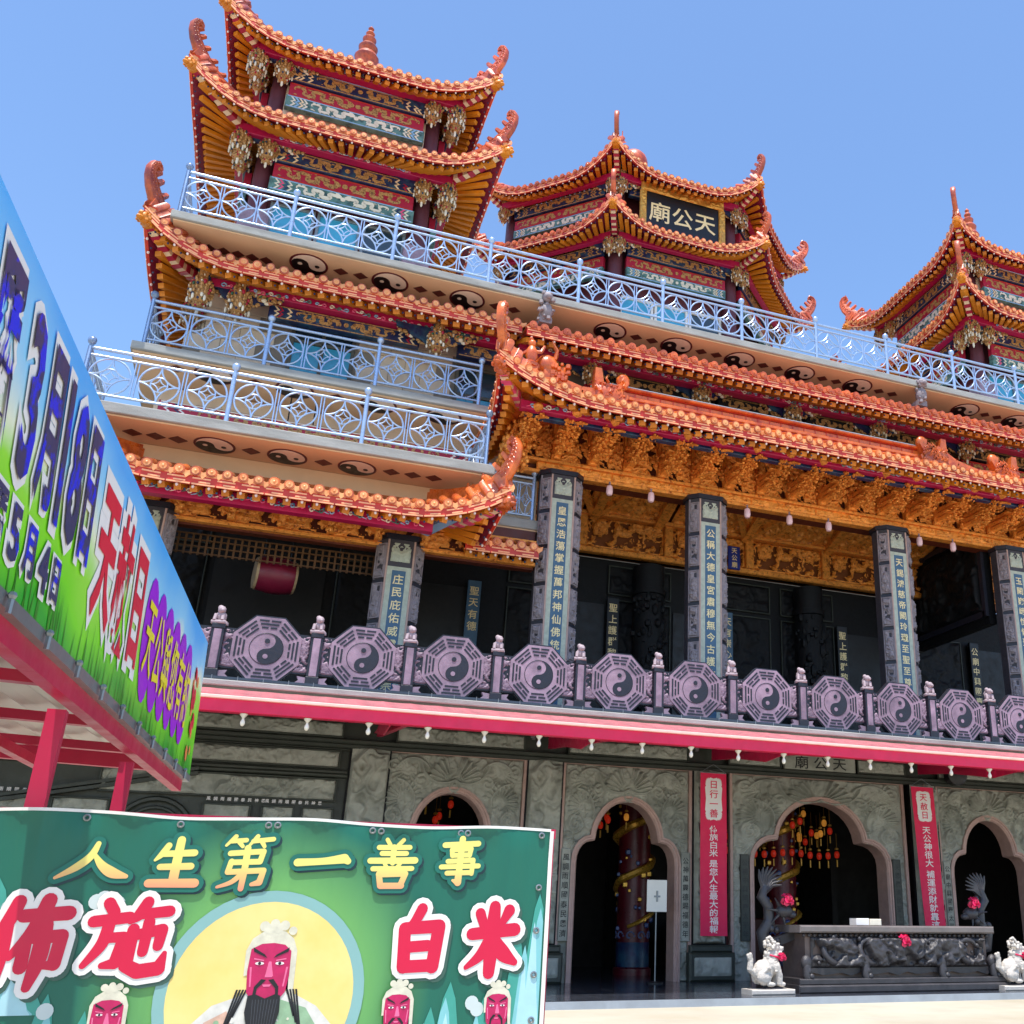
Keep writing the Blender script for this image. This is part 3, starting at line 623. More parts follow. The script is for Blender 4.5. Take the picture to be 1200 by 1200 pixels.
# ---------------------------------------------------------------- second storey
ob('balcony_slab', MB().box(-9, 38, 22.3, 33.8, 5.94, 6.04), floor_m, T)
shaft_c = [(-.35, -.4), (.35, -.4), (.58, -.17), (.58, .17), (.35, .4), (-.35, .4), (-.58, .17), (-.58, -.17)]
COLS = [(6.72, 13.2, '皇恩浩蕩掌握萬邦神仙佛統屬悟恒'), (11.2, 13.2, '公稱大德皇宮肅穆無今古護佑群黎'), (17.66, 13.2, '天錫鴻慈帝闕玲瓏至聖至尊赫萬靈'), (22.3, 13.2, '玉闕巍峨悅懷聖上護群黎恩天德公'), (2.57, 10.65, '庄民庇佑威靈萬世崇'), (-3.25, 10.65, '神恩浩蕩威靈萬世崇')]
CORE = M('column_core', '#3d393f', .55, 0, .2, 5, .4, 60)
prel = npmesh(relief(.26, .86, .012, .1, lambda X, Z: carve(X, Z, 15, 5.5, 4), 'pierce'), 'relief_panel', st_g)
prel2 = npmesh(relief(.26, .86, .012, .1, lambda X, Z: carve(X, Z, 19, 5, 4), 'pierce'), 'relief_panel_b', st_g)
emb = npmesh(relief(.5, .52, .018, .05, lambda X, Z: np.clip(carve(np.abs(X - .25), Z, 17, 4.5, 4), 0, 1)), 'emblem_relief', st_sage)
for ci, (xc, zt, tx) in enumerate(COLS):
    yc = YD + .4; P_ = part('column', T, (xc, yc, 6.14)); F = yc - .4
    ob('shaft', MB().prism([(xc + a * .985, yc + b * .985) for a, b in shaft_c], 6.14, zt - .12, ax='z'), CORE, P_)
    ob('capital', MB().prism([(xc + a * 1.1, yc + b * 1.1) for a, b in shaft_c], zt - .118, zt + .02, ax='z'), st_d, P_)
    fr = MB()
    for a, b in ((-.35, -.3), (.3, .35)): fr.bbox(xc + a, xc + b, F - .015, F + .02, 6.2, zt - .13, .01)
    ob('edge_fillet', fr, st_pk, P_)
    ob('sage_band', MB().box(xc - .298, xc + .298, F - .004, F + .02, 6.2, zt - .85), st_sage, P_)
    ob('blue_panel', MB().bbox(xc - .17, xc + .17, F - .012, F + .02, 6.25, zt - .95, .008), st_bl, P_)
    link('emblem', emb, P_, (xc - .25, F + .012, zt - .72))
    pit = min(.335, (zt - 1.05 - 6.3) / len(tx)) if zt > 12 else .335
    ob('inscription', column_text(tx, xc, F - .017, zt - 1.02, .345 if zt > 12 else .335, .27), ink_gold, P_)
    for sgn in (-1, 1):
        z = zt - .25; k = 0
        while z > 6.6:
            ang = sgn * PI / 4; cxp = xc + sgn * .465; cyp = yc - .285; h = .92; me = prel if (k + ci) % 2 else prel2
            ux = Vector((math.cos(ang), math.sin(ang), 0)); o_ = Vector((cxp, cyp, z - h)) - ux * .15
            link('relief_panel', me, P_, o_ + ux * .02 + Vector((0, 0, .03)), (0, 0, ang)); fq = MB(); nn = Vector((math.sin(ang), -math.cos(ang), 0))
            for (ua, ub, za, zb_) in ((-.16, -.13, z - h, z), (.13, .16, z - h, z)): fq.beam(Vector((cxp, cyp, za)) + ux * (ua + .015) + nn * .015, Vector((cxp, cyp, zb_)) + ux * (ua + .015) + nn * .015, .03, .05, up=tuple(nn))
            for za in (z - h + .015, z - .015): fq.beam(Vector((cxp, cyp, za)) - ux * .14 + nn * .015, Vector((cxp, cyp, za)) + ux * .14 + nn * .015, .05, .03)
            ob('panel_frame', fq, st_g, P_)
            bar = MB(); e = Vector((cxp, cyp, z + .055)); bar.beam(e - ux * .165, e + ux * .165, .05, .09)
            if k: ob('panel_band', bar, st_d, P_)
            z -= h + .13; k += 1
    for sgn in (-1, 1):
        fe = MB(); a = Vector((xc + sgn * .57, yc - .17, 0)); fe.box(a.x - .02, a.x + .02, a.y - .02, a.y + .02, 6.2, zt - .13); ob('edge_fillet', fe, st_g, P_)
# second storey back wall, inner columns, couplets, side relief wall
L2 = part('gallery_wall', T, (CX, 30, 6.14))
bw = MB(); bw.box(-9, 38, 30.35, 30.7, 6.15, 12.55); ob('wall', bw, st_bk, L2)
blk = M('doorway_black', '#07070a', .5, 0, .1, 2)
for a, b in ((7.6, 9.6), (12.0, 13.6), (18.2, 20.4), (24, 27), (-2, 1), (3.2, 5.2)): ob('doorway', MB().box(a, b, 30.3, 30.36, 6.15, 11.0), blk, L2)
for i, (a, b) in enumerate(((6.4, 7.5), (9.7, 11.9), (13.8, 15.6), (16, 18.1), (20.6, 23.5), (-6, -2.2), (1.3, 3))):
    scroll_panel('stone_panel', L2, a, b, 11.35, 12.35, 30.3, 100 + i, .08, st_bk, 1.6, .04); scroll_panel('stone_panel', L2, a, b, 8.6, 11.2, 30.3, 120 + i, .1, st_bk, 1.4, .05)
for xc in (10.97, 16.9):
    P_ = part('inner_column', T, (xc, 29.9, 6.14)); ob('shaft', MB().lathe([(.5, 6.15), (.5, 11.3), (.56, 11.32), (.56, 11.5), (.5, 11.52), (.52, 12.3)], (xc, 29.9, 0), 18), st_bk, P_, smooth=40)
    cl = MB()
    for j in range(110): t = rr.uniform(PI, 2 * PI); cl.ball((xc + .5 * math.cos(t), 29.9 + .5 * math.sin(t), rr.uniform(6.3, 11.2)), rr.uniform(.05, .14), 5, None, 1, 1, rr.uniform(.7, 2))
    ob('carved_dragon', cl, st_bk, P_, smooth=50)
for xc, tx, m in ((9.85, '聖上護群黎妙法輪', black), (13.9, '天有崇心賜福德年', st_bl), (18.35, '聖上護群黎妙法輪', black), (5.35, '聖天有德', st_bl), (24.0, '公廟中興國慶太平', black)):
    st = ob('couplet_board', MB().bbox(xc - .2, xc + .2, 30.12, 30.22, 8.0, 11.2, .01), m, L2); ob('inscription', column_text(tx, xc, 30.115, 11.05, .37, .3), ink_gold, st)
sw_ = part('side_relief_wall', T, (21.7, 28, 6.14)); ob('wall', MB().box(21.62, 21.9, 26.2, 30.3, 10.7, 14.2), st_bk, sw_)
rm = npmesh(relief(3.6, 2.5, .035, .22, lambda X, Z: carve(X, Z, 140, 1.1, 4)), 'relief', st_bk); link('relief', rm, sw_, (21.61, 30.1, 11.2), (0, 0, -PI / 2))
ob('frame', MB().box(21.5, 21.62, 26.3, 30.3, 10.95, 11.15).box(21.5, 21.62, 26.3, 30.3, 13.85, 14.05).box(21.5, 21.62, 26.2, 26.38, 10.95, 14.05), st_d, sw_)
# gilded gallery ceiling
GC = part('gilded_ceiling', T, (CX, 28, 13)); ob('ceiling', MB().box(5.5, 38, 26.4, 30.6, 15.35, 15.5), gold_d, GC)
gb = npmesh(relief(2.7, 1.0, .025, .14, lambda X, Z: carve(X, Z, 150, 3.6, 5), 'pierce'), 'gilded_panel', gold_d)
for x in np.arange(5.6, 24, 3.0):
    link('gilded_panel', gb, GC, (x + .15, 29.9, 12.78)); ob('gilded_stile', MB().bbox(x - .15, x + .15, 29.72, 30, 12.74, 13.82, .03), gold_d, GC)
ob('panel_backing', MB().box(5.5, 38, 30.0, 30.3, 12.55, 15.4), M('frieze_ground', '#7a4218', .5, 0, .2, 3), GC)
ob('ledge', MB().bbox(5.5, 24, 29.75, 30.2, 12.55, 12.74, .03), gold_d, GC); ob('ledge', MB().bbox(5.5, 24, 29.6, 30.2, 13.8, 13.92, .03), gold, GC)
cb_ = npmesh(relief(2.9, 3.8, .035, .16, lambda X, Z: carve(X, Z, 155, 3.0, 5)), 'coffer', gold_d)
for x in np.arange(5.6, 24, 3.0): link('coffer', cb_, GC, (x + .05, 29.85, 13.92), (math.radians(70), 0, 0))
for x in (6.72, 8.96, 11.2, 14.43, 17.66, 20, 22.3):
    bm_ = MB(); bm_.beam((x, 26.3, 15.05), (x, 29.8, 13.8), .3, .3); ob('cross_beam', bm_, gold_d, GC)
for i, x in enumerate((8.96, 14.43, 20)):
    for s_ in (-1, 1): ob('diagonal_beam', MB().beam((x + s_ * 2.2, 26.4, 14.98), (x + s_ * .02, 29.7, 13.82), .2, .22), gold_d, GC)
bs = thing('blue_plaque', 'small blue plaque with gilt characters hung on the gilded carving beside the second column', 'plaque', (13.94, 29.6, 12.55)); ob('board', MB().bbox(13.72, 14.16, 29.6, 29.66, 12.58, 13.4, .015), M('plaque_blue', '#1d2f86', .4, 0, .08, 4), bs)
ob('inscription', column_text('天公廟', 13.94, 29.595, 13.36, .25, .22), ink_gold, bs); ob('mounting_bar', MB().box(13.9, 13.98, 29.66, 29.95, 13.2, 13.3), gold_d, bs)
# gilded frieze above the columns
GF = part('gilded_frieze', T, (CX, 25.9, 12.6)); X0, X1 = 5.6, 24.4
ob('backing', MB().box(X0, X1, 26.0, 26.4, 13.2, 15.3), M('frieze_ground_dark', '#5a2410', .5, 0, .2, 3), GF)
ob('lower_beam', MB().bbox(X0, X1, 25.72, 26.0, 13.2, 13.3, .02).bbox(X0, X1, 25.68, 26.0, 13.55, 13.64, .02), gold, GF)
fb_ = npmesh(relief(2.24, .25, .02, .07, lambda X, Z: carve(X, Z, 160, 4, 5)), 'beam_carving', gold)
fp = npmesh(relief(1.0, 1.6, .02, .16, lambda X, Z: carve(X, Z, 165, 4.6, 4), 'pierce'), 'carved_panel', gold); fp2 = npmesh(relief(1.0, 1.6, .02, .16, lambda X, Z: carve(X, Z, 171, 4.6, 4), 'pierce'), 'carved_panel_b', gold)
for i, x in enumerate(np.arange(X0 - .15, X1, 1.08)):                     # small guardian figures standing on the beam
    rq = random.Random(i % 3); fg_ = MB(); fg_.lathe([(.14, 0), (.16, .1), (.1, .3), (.13, .5), (.06, .66)], (0, 0, 0), 7); fg_.ball((0, -.02, .75), .09, 7)
    for q in range(26): fg_.ball((rq.uniform(-.2, .2), rq.uniform(-.12, .02), rq.uniform(.05, .7)), rq.uniform(.03, .06), 5)
    if i < 3: BFIG = globals().setdefault('BFIGS', []); BFIG.append(fg_.mesh('carved_figure', gold, 55))
    link('carved_figure', BFIGS[i % 3], GF, (x, 25.72, 13.65), (0, 0, .3 * (i % 3 - 1)))
for i in range(8): link('beam_carving', fb_, GF, (X0 + .4 + 2.24 * i, 25.78, 13.3))
rr = random.Random(8)
def bracket_mesh(seed, n=170):
    """carved bracket set: arms that step forward and up, crowned by an open flower"""
    rr = random.Random(seed); mb = MB()
    for i in range(2, 5): y = -.12 - .24 * i; z = .15 + .24 * i; mb.bbox(-.1, .1, y - .12, .1, z, z + .15, .02); mb.bbox(-.2 - .03 * i, .2 + .03 * i, y - .06, y + .08, z + .12, z + .2, .02)
    for i in range(n):
        t = .36 + .64 * rr.random(); y = -.1 - 1.15 * t + rr.uniform(-.1, .1); z = .05 + 1.15 * t + rr.uniform(-.18, .12); mb.ball((rr.uniform(-.24, .24), y - .05, z), rr.uniform(.02, .055), 5, None, 1, 1, rr.uniform(.6, 1.4))
    for i in range(9):
        a = -.3 + PI * 1.2 * i / 8; mb.ball((math.cos(a) * .3, -1.32, 1.3 + math.sin(a) * .12), .11, 6, None, 1.2, .9, .8)
    mb.ball((0, -1.4, 1.28), .16, 7)
    for s_ in (-1, 1): mb.tube([(s_ * .1, -1.2, 1.1), (s_ * .26, -1.3, 1.05), (s_ * .3, -1.4, .92)], [.07, .05, .03], 5)
    return mb.mesh('gilded_bracket', gold, 55)
BR = [bracket_mesh(s_) for s_ in (1, 2, 3)]
for i, x in enumerate(np.arange(X0 + .35, X1, 1.08)):
    link('carved_panel', fp if i % 2 else fp2, GF, (x - .5, 25.9, 13.64)); ob('stile', MB().bbox(x + .5, x + .58, 25.8, 26.0, 13.64, 15.2, .015), gold, GF)
for i, x in enumerate(np.arange(X0 - .15, X1, 1.08)): link('gilded_bracket', BR[i % 3], GF, (x, 25.75, 13.27 + .02 * (i % 2)), None, (1, 1.45, .68))
cm = MB(); rr = random.Random(14)
for i in range(260): t = rr.random(); cm.ball((5.35 + rr.uniform(-.5, .3) * (1 - .4 * t), 25.4 + rr.uniform(-.5, .6), 13.1 + 1.35 * t), rr.uniform(.04, .1), 5, None, 1, 1, rr.uniform(.7, 1.5))
ob('corner_carving', cm, gold, GF, smooth=55)
ob('eave_beam', MB().bbox(5.2, 23.8, 24.0, 24.2, 14.0, 14.42, .02), navy, GF); ob('eave_beam', MB().bbox(5.0, 24, 23.7, 23.92, 14.05, 14.3, .02), mag, GF)
stuff(ob('cloud_border', clouds(5.2, 23.8, 23.7, 14.17, .22, .11, 3), CLD, GF, smooth=50))
# porch roof
PR = part('porch_roof', T, (CX, 25, 14))
eave(PR, (4.08, 22.5), (24.82, 22.5), (5.8, 25.6), (23.1, 25.6), 14.27, 15.2, .72, 3.2, .35, kit='A', ridge=((7.2, 25.3), (21.7, 25.3), 15.35), hipm=(pinkp, scal_w), scale_mat=M('scale_pink', '#c9648a', .45, 0, .25, 14, .4, 40))
eave(PR, (4.08, 29.5), (4.08, 22.5), (5.8, 29.5), (5.8, 25.6), 14.27, 15.2, .72, 3.2, .35, ca=False, kit='A', ridge=((7.2, 29.5), (7.2, 25.3), 15.35), horns=(0, 0), hips=(0, 0), hipm=(pinkp, scal_w))
rd = MB(); rd.bbox(7.2, 19.3, 24.95, 25.35, 14.6, 15.56, .03).bbox(7.4, 19.1, 24.9, 25.4, 15.57, 15.68, .02).bbox(7.6, 19.0, 25.0, 25.3, 15.69, 15.88, .04).bbox(7.6, 19.0, 24.88, 25.42, 15.89, 15.98, .03); ob('main_ridge', rd, tile, PR)
jn = MB()
for row, (z0_, z1_, y_) in enumerate(((14.62, 15.0, 24.935), (15.02, 15.54, 24.935), (15.69, 15.87, 24.985))):
    for x in np.arange(7.4 + .2 * (row % 2), 19.2, .4): jn.box(x, x + .022, y_, y_ + .03, z0_, z1_)
    jn.box(7.2, 19.3, y_ + .002, y_ + .03, z1_ - .005, z1_ + .02)
stuff(ob('ridge_joints', jn, fasc, PR))
lo = MB()
for (xa, za, xb, zb) in ((5.8, 15.75, 6.3, 15.45), (6.3, 15.45, 6.9, 15.3), (6.9, 15.3, 7.6, 15.35), (19.0, 15.75, 19.7, 15.35), (19.7, 15.35, 20.6, 15.15), (20.6, 15.15, 21.6, 15.25)):
    lo.beam((xa, 24.85, za), (xb, 24.85, zb), .4, .3); lo.beam((xa, 24.85, za + .22), (xb, 24.85, zb + .22), .3, .14)
ob('low_ridge', lo, tile, PR)
def ridge_beast(h, seed):
    rr = random.Random(seed); mb = MB()
    for i in range(26): x = rr.uniform(-.5, .5); z = rr.uniform(.1, .75); s_ = rr.choice((-1, 1)); mb.tube([(x, s_ * .18, z), (x - .1, s_ * .27, z + .08), (x - .06, s_ * .24, z + .2)], [.05, .04, .008], 5)
    mb.bbox(-.5, .45, -.22, .22, 0, .55, .05)
    mb.prism([(-.55, 0), (.5, 0), (.62, .35), (.45, .5), (.62, .8), (.5, 1.05), (.3, 1.0), (.34, .75), (.1, .6), (-.2, .62), (-.3, 1.15), (-.5, 1.15), (-.52, .5)], -.16, .16)
    mb.ball((.46, 0, .92), .24, 8, None, 1, .75, 1)
    for i in range(120): mb.ball((rr.uniform(-.5, .5), rr.choice((-1, 1)) * .2, rr.uniform(.05, .65)), rr.uniform(.03, .06), 5)
    mb.v = [(x, y, z * h) for x, y, z in mb.v]; return mb.mesh('ridge_beast', tile, 50)
BST = ridge_beast(1, 2)
link('ridge_beast', BST, PR, (7.75, 24.85, 15.25), None, (.92,) * 3); link('ridge_beast', BST, PR, (18.9, 24.85, 15.25), (0, 0, PI), (.92,) * 3); link('ridge_beast', BST, PR, (21.7, 24.8, 15.1), (0, 0, PI), (.92,) * 3)
dh = MB(); rr = random.Random(4); dh.bbox(-.35, .35, -.2, .2, 0, .6, .06); dh.ball((-.2, 0, .6), .34, 8, None, 1, .8, 1); dh.ball((-.45, 0, .5), .2, 7, None, 1.3, .8, .7); dh.tube([(0, -.1, .8), (.05, -.12, 1.1), (-.12, -.14, 1.35)], [.06, .05, .015], 6); dh.tube([(0, .1, .8), (.12, .12, 1.1), (0, .14, 1.35)], [.06, .05, .015], 6)
for i in range(40): dh.ball((rr.uniform(-.1, .4), rr.choice((-1, 1)) * .2, rr.uniform(.05, .7)), rr.uniform(.05, .12), 5)
DH = dh.mesh('ridge_dragon', tile, 50); link('ridge_dragon', DH, PR, (6.05, 24.7, 15.4)); link('ridge_figure', FIG_A, PR, (5.35, 24.5, 15.75), None, (1.8,) * 3)
ob('ridge_glare_strip', MB().bbox(7.8, 18.8, 24.95, 25.3, 15.985, 16.03, .01), M('glare_white', '#f1ece6', .2, 0, .05, 4), PR)  # white strip added to paint the specular glare along the ridge top
# ---------------------------------------------------------------- side wing roof (second storey, left)
def wing(cx, sg):
    """sg=1: left wing; sg=-1: the same mirrored at the right"""
    WR = part('wing_roof', T, (cx, 25, 11)); h = 5.1
    if sg > 0:
        eave(WR, (cx - h, 23.1), (cx + h, 23.1), (cx - 3.4, 25.5), (cx + 3.4, 25.5), 10.75, 11.5, .75, 2.6, .25, kit='A', ridge=((cx - 3.6, 25.6), (cx + 3.6, 25.6), 11.9), horns=(True, True), hipm=(pinkp, scal_w), scale_mat=MATS['scale_pink'])
        eave(WR, (cx + h, 23.1), (cx + h, 25.0), (cx + 3.4, 25.5), (cx + 3.4, 26.5), 10.75, 11.5, .75, 2.6, .25, cb=False, kit='A', ridge=((cx + 3.6, 25.6), (cx + 3.6, 27), 11.9), horns=(0, 0), hips=(0, 0))
        eave(WR, (cx + 4.4, 25.0), (6.05, 25.0), (cx + 4.4, 26.2), (6.0, 26.2), 10.68, 11.2, 0, 2, .0, False, False, kit='A', ridge=((cx + 4.4, 26.2), (6.0, 26.2), 11.4))
    GW = part('wing_frieze', T, (cx, 25.6, 10.4))
    ob('beam', MB().bbox(cx - 3.6, cx + 3.4, 23.9, 24.15, 10.32, 10.62, .02), mag, GW)
    stuff(ob('cloud_border', clouds(cx - 3.5, cx + 3.3, 23.9, 10.46, .22, .1, 5), CLD, GW, smooth=50))
    ob('backing', MB().box(cx - 3.6, 6.1, 25.75, 26, 10.3, 11.4), MATS['frieze_ground_dark'], GW)
    me = npmesh(relief(1.1, .5, .022, .1, lambda X, Z: carve(X, Z, 180, 3, 5), 'pierce'), 'carved_panel', gold)
    ob('ledge', MB().bbox(cx - 3.6, 6.1, 25.55, 25.75, 10.36, 10.46, .02).bbox(cx - 3.6, 6.1, 25.55, 25.75, 10.98, 11.08, .02), gold, GW)
    for i, x in enumerate(np.arange(cx - 3.5, 5.4, 1.16)):
        link('carved_panel', me, GW, (x, 25.66, 10.47))
        b = MB(); rq = random.Random(i); b.bbox(x - .12, x + .06, 25.42, 25.75, 10.5, 11.2, .03)
        for q in range(14): b.ball((x - .03 + rq.uniform(-.14, .14), 25.4, 10.5 + rq.random() * .7), rq.uniform(.04, .09), 5)
        ob('gilded_bracket', b, gold, GW, smooth=55)
    pass
    lat = MB()
    for x in np.arange(cx - 3.0, cx + 2.5, .16): lat.box(x, x + .05, 26.3, 26.34, 9.75, 10.3)
    for z in (9.78, 9.95, 10.12, 10.27): lat.box(cx - 3.0, cx + 2.5, 26.29, 26.35, z, z + .03)
    stuff(ob('lattice_valance', lat, M('lattice_dark', '#5e3d1c', .5, .2, .2, 5), GW))
    # carved cloud bracket at the corner column
    cb = MB(); cb.beam((cx + 3.3, 25.0, 10.75), (cx + 3.95, 24.0, 10.95), .3, .3); cb.tube([(cx + 3.7 + .25 * math.cos(a) * (1 - a / 12), 24.25 - .2 * math.cos(a) * (1 - a / 12), 11.05 + .25 * math.sin(a) * (1 - a / 12)) for a in np.linspace(0, 8, 18)], .06, 6); ob('cloud_bracket', cb, blue_l, GW, smooth=40)
wing(-.3, 1)
# third storey floor slab (near balcony), its soffit, walls
US = part('upper_storeys', T, (0, 27, 12))
def yinyang(par, c, R, up=False):
    """taiji disc under a soffit (facing down): rim, light field and the dark comma with dots"""
    x, y, z = c; s = []
    rim = MB(); n = 28; rim.prism([(x + R * math.cos(2 * PI * j / n), y + R * .98 * math.sin(2 * PI * j / n)) for j in range(n)], z - .012, z + .004, ax='z'); o = ob('taiji_disc', rim, MATS['rim_red'], par)
    r = R * .88; w = MB(); w.prism([(x + r * math.cos(2 * PI * j / n), y + r * math.sin(2 * PI * j / n)) for j in range(n)], z - .018, z - .01, ax='z'); ob('light_half', w, MATS['taiji_cream'], o)
    P = [(x + r * math.cos(a), y + r * math.sin(a)) for a in np.linspace(0, PI, 15)]                 # inner half is dark
    P += [(x - r / 2 + r / 2 * math.cos(a), y - r / 2 * math.sin(a)) for a in np.linspace(PI, 0, 9)[1:]] + [(x + r / 2 + r / 2 * math.cos(a), y + r / 2 * math.sin(a)) for a in np.linspace(PI, 0, 9)[1:-1]]
    ob('dark_half', MB().prism(P, z - .024, z - .012, ax='z'), black, o)
    for sx, m in ((-1, MATS['taiji_cream']), (1, black)): ob('dot', MB().prism([(x + sx * r / 2 + r * .14 * math.cos(2 * PI * j / 10), y + r * .14 * math.sin(2 * PI * j / 10)) for j in range(10)], z - .029, z - .014, ax='z'), m, o)
M('rim_red', '#5a1420', .5, 0, .1, 4); M('taiji_cream', '#ead8c6', .55, 0, .08, 4)
def lozenges(par, pts, z, w=.3, d=.26):
    for x, y in pts: ob('lozenge', MB().prism([(x - w, y), (x, y - d), (x + w, y), (x, y + d)], z - .012, z + .004, ax='z'), brown, par)
SN = ob('third_floor_slab', MB().bbox(-6.2, 4.5, 23.9, 28.0, 12.1, 12.36, .02), conc, US)
ob('third_floor_soffit', MB().box(-6.15, 4.45, 24.0, 27.9, 12.06, 12.097), peach, US)
for x in (-2.12, -.47, 1.19): yinyang(US, (x, 24.78, 12.055), .47)
lozenges(US, [(-3.9, 24.78), (-3.4, 24.78), (-2.92, 24.78), (-1.3, 24.78), (.38, 24.78), (2.02, 24.7), (2.55, 24.68), (3.08, 24.66)], 12.055, .21, .2)
ob('soffit_beam', MB().box(-6.1, 4.4, 25.35, 25.75, 11.4, 12.05), peach, US)
ob('third_floor_wall', MB().box(-4.0, 6.5, 27.6, 27.9, 11.2, 14.7), cwall, US)
for a, b in ((-3, -1), (0, 2), (2.8, 4)): ob('third_floor_window', MB().box(a, b, 27.55, 27.62, 12.6, 14.3), glassb, US)
painted_beam(US, -3.8, 4.4, 13.55, 14.0, 26.9, scal_r, tan_s, True, cream_p, seed=4)
# fourth storey slab (far balcony)
ob('fourth_floor_slab', MB().bbox(-4.55, 5.2, 25.85, 30, 14.8, 15.02, .02), conc, US); ob('fourth_floor_soffit', MB().box(-4.5, 5.15, 25.95, 29.9, 14.76, 14.797), peach, US)
for x in (-2.6, -.6, 1.6, 3.4): yinyang(US, (x, 26.5, 14.755), .5)
lozenges(US, [(-1.6, 26.5), (.5, 26.5), (2.5, 26.5), (-3.5, 26.5)], 14.755, .24, .2)
# fourth storey wall of cream tiles, its windows
ob('fourth_floor_wall', MB().box(-3.6, 33, 27.3, 27.6, 14.9, 18.3).box(-3.6, -3.3, 28.5, 34, 14.9, 18.3), M('joint_grey', '#8d8276', .8, 0, .1, 3), US)
def in_win(x0, x1, z0, z1, ws): return any(x0 < b and x1 > a and z0 < d and z1 > c for a, b, c, d in ws)
WINS = [(-.95, .8, 15.1, 17.62), (3.7, 5.0, 15.1, 16.9)]
th = .44
for r in range(8):
    z0 = 14.95 + r * (th + .012); x = -3.6 + (.45 if r % 2 else 0)
    while x < 6.3:
        x1 = x + .9
        if not in_win(x, x1, z0, z0 + th, WINS): ob('wall_tile', MB().bbox(x, x1 - .012, 27.265, 27.3, z0, z0 + th, .008), cwall, US)
        x = x1
for (a, b, c, d) in WINS:
    w = part('window', T, ((a + b) / 2, 27.3, c)); t = .1; fr = MB()
    for p in ((a, b, c, c + t), (a, b, d - t, d), (a, a + t, c + t, d - t), (b - t, b, c + t, d - t), ((a + b) / 2 - .05, (a + b) / 2 + .05, c + t, d - t), (a + t, b - t, d - 1.02, d - .92)): fr.bbox(p[0], p[1], 27.18, 27.3, p[2], p[3], .012)
    ob('frame', fr, M('window_frame_olive', '#5d5a50', .5, .2, .1, 3) if 'window_frame_olive' not in MATS else MATS['window_frame_olive'], w)
    m = (a + b) / 2
    for p, q in ((a + t, m - .05), (m + .05, b - t)):
        ob('pane', MB().box(p, q, 27.24, 27.26, d - .92, d - t), glassb, w); ob('pane', MB().box(p, q, 27.24, 27.26, c + t, d - 1.02), bluewin, w)
# eave beams of the fourth storey with pendants and painted beams
def under_eave(par, x0, x1, y, z, ends=True):
    ob('eave_beam', MB().bbox(x0, x1, y - .12, y + .2, z, z + .26, .02), mag, par)
    stuff(ob('cloud_border', clouds(x0 + .4, x1 - .4, y - .12, z + .09, .2, .1, 7), CLD, par, smooth=50))
EV = part('upper_eave', T, (CX, 26, 17.4))
eave(EV, (-4.85, 25.1), (5.2, 25.1), (-3.4, 27.2), (5.2, 27.2), 17.58, 18.18, 1.0, 2.6, .2, cb=False, kit='C', ridge=((-3.2, 27.6), (5.2, 27.6), 18.28))
eave(EV, (-4.85, 33), (-4.85, 25.1), (-3.4, 33), (-3.4, 27.2), 17.58, 18.18, 1.0, 2.6, .2, ca=False, kit='C', ridge=((-3.2, 33), (-3.2, 27.6), 18.28), horns=(0, 0), hips=(0, 0))
eave(EV, (5.2, 24.65), (33, 24.65), (5.2, 26.9), (33, 26.9), 17.18, 17.95, 0, 2, 0., False, False, kit='B', ridge=((5.2, 27.2), (33, 27.2), 18.28))
under_eave(EV, -3.3, 5.1, 26.4, 17.3); under_eave(EV, 5.3, 33, 26.0, 17.12)
link('lotus_pendant', PEND, EV, (-3.3, 26.2, 17.3)); link('lotus_pendant', PEND, EV, (-2.35, 26.25, 17.25)); link('lotus_pendant', PEND, EV, (-3.5, 27.3, 17.2))
link('scroll_corbel', CORB, EV, (-2.2, 26.35, 17.15)); link('scroll_corbel', CORB, EV, (-2.5, 26.35, 17.15), (0, 0, PI), (.6, 1, 1))
for x in (2.95, 7.6, 11.2, 14.45, 17.7, 21.3, 25):
    link('lotus_pendant', PEND, EV, (x, 26.1, 17.15), None, (1, 1, .75)); link('scroll_corbel', CORB, EV, (x + .2, 26.2, 17.1)); link('scroll_corbel', CORB, EV, (x - .2, 26.28, 17.1), (0, 0, PI))
painted_beam(EV, -1.6, 2.5, 16.85, 17.28, 26.55, navy, tan_s, True, tan_s, seed=2, chev=(scal_w, scal_r, navy)); painted_beam(EV, 3.6, 5.9, 16.85, 17.28, 26.55, navy, tan_s, False, tan_s, seed=7)
for i, x in enumerate((8.1, 11.9, 15.1, 18.3, 21.8)): painted_beam(EV, x, x + 2.6, 16.78, 17.22, 26.4, black, tan_s, False, tan_s, seed=20 + i); painted_beam(EV, x - .6, x + 3.1, 16.2, 16.74, 26.5, scal_r, tan_s, False, fasc, seed=30 + i)
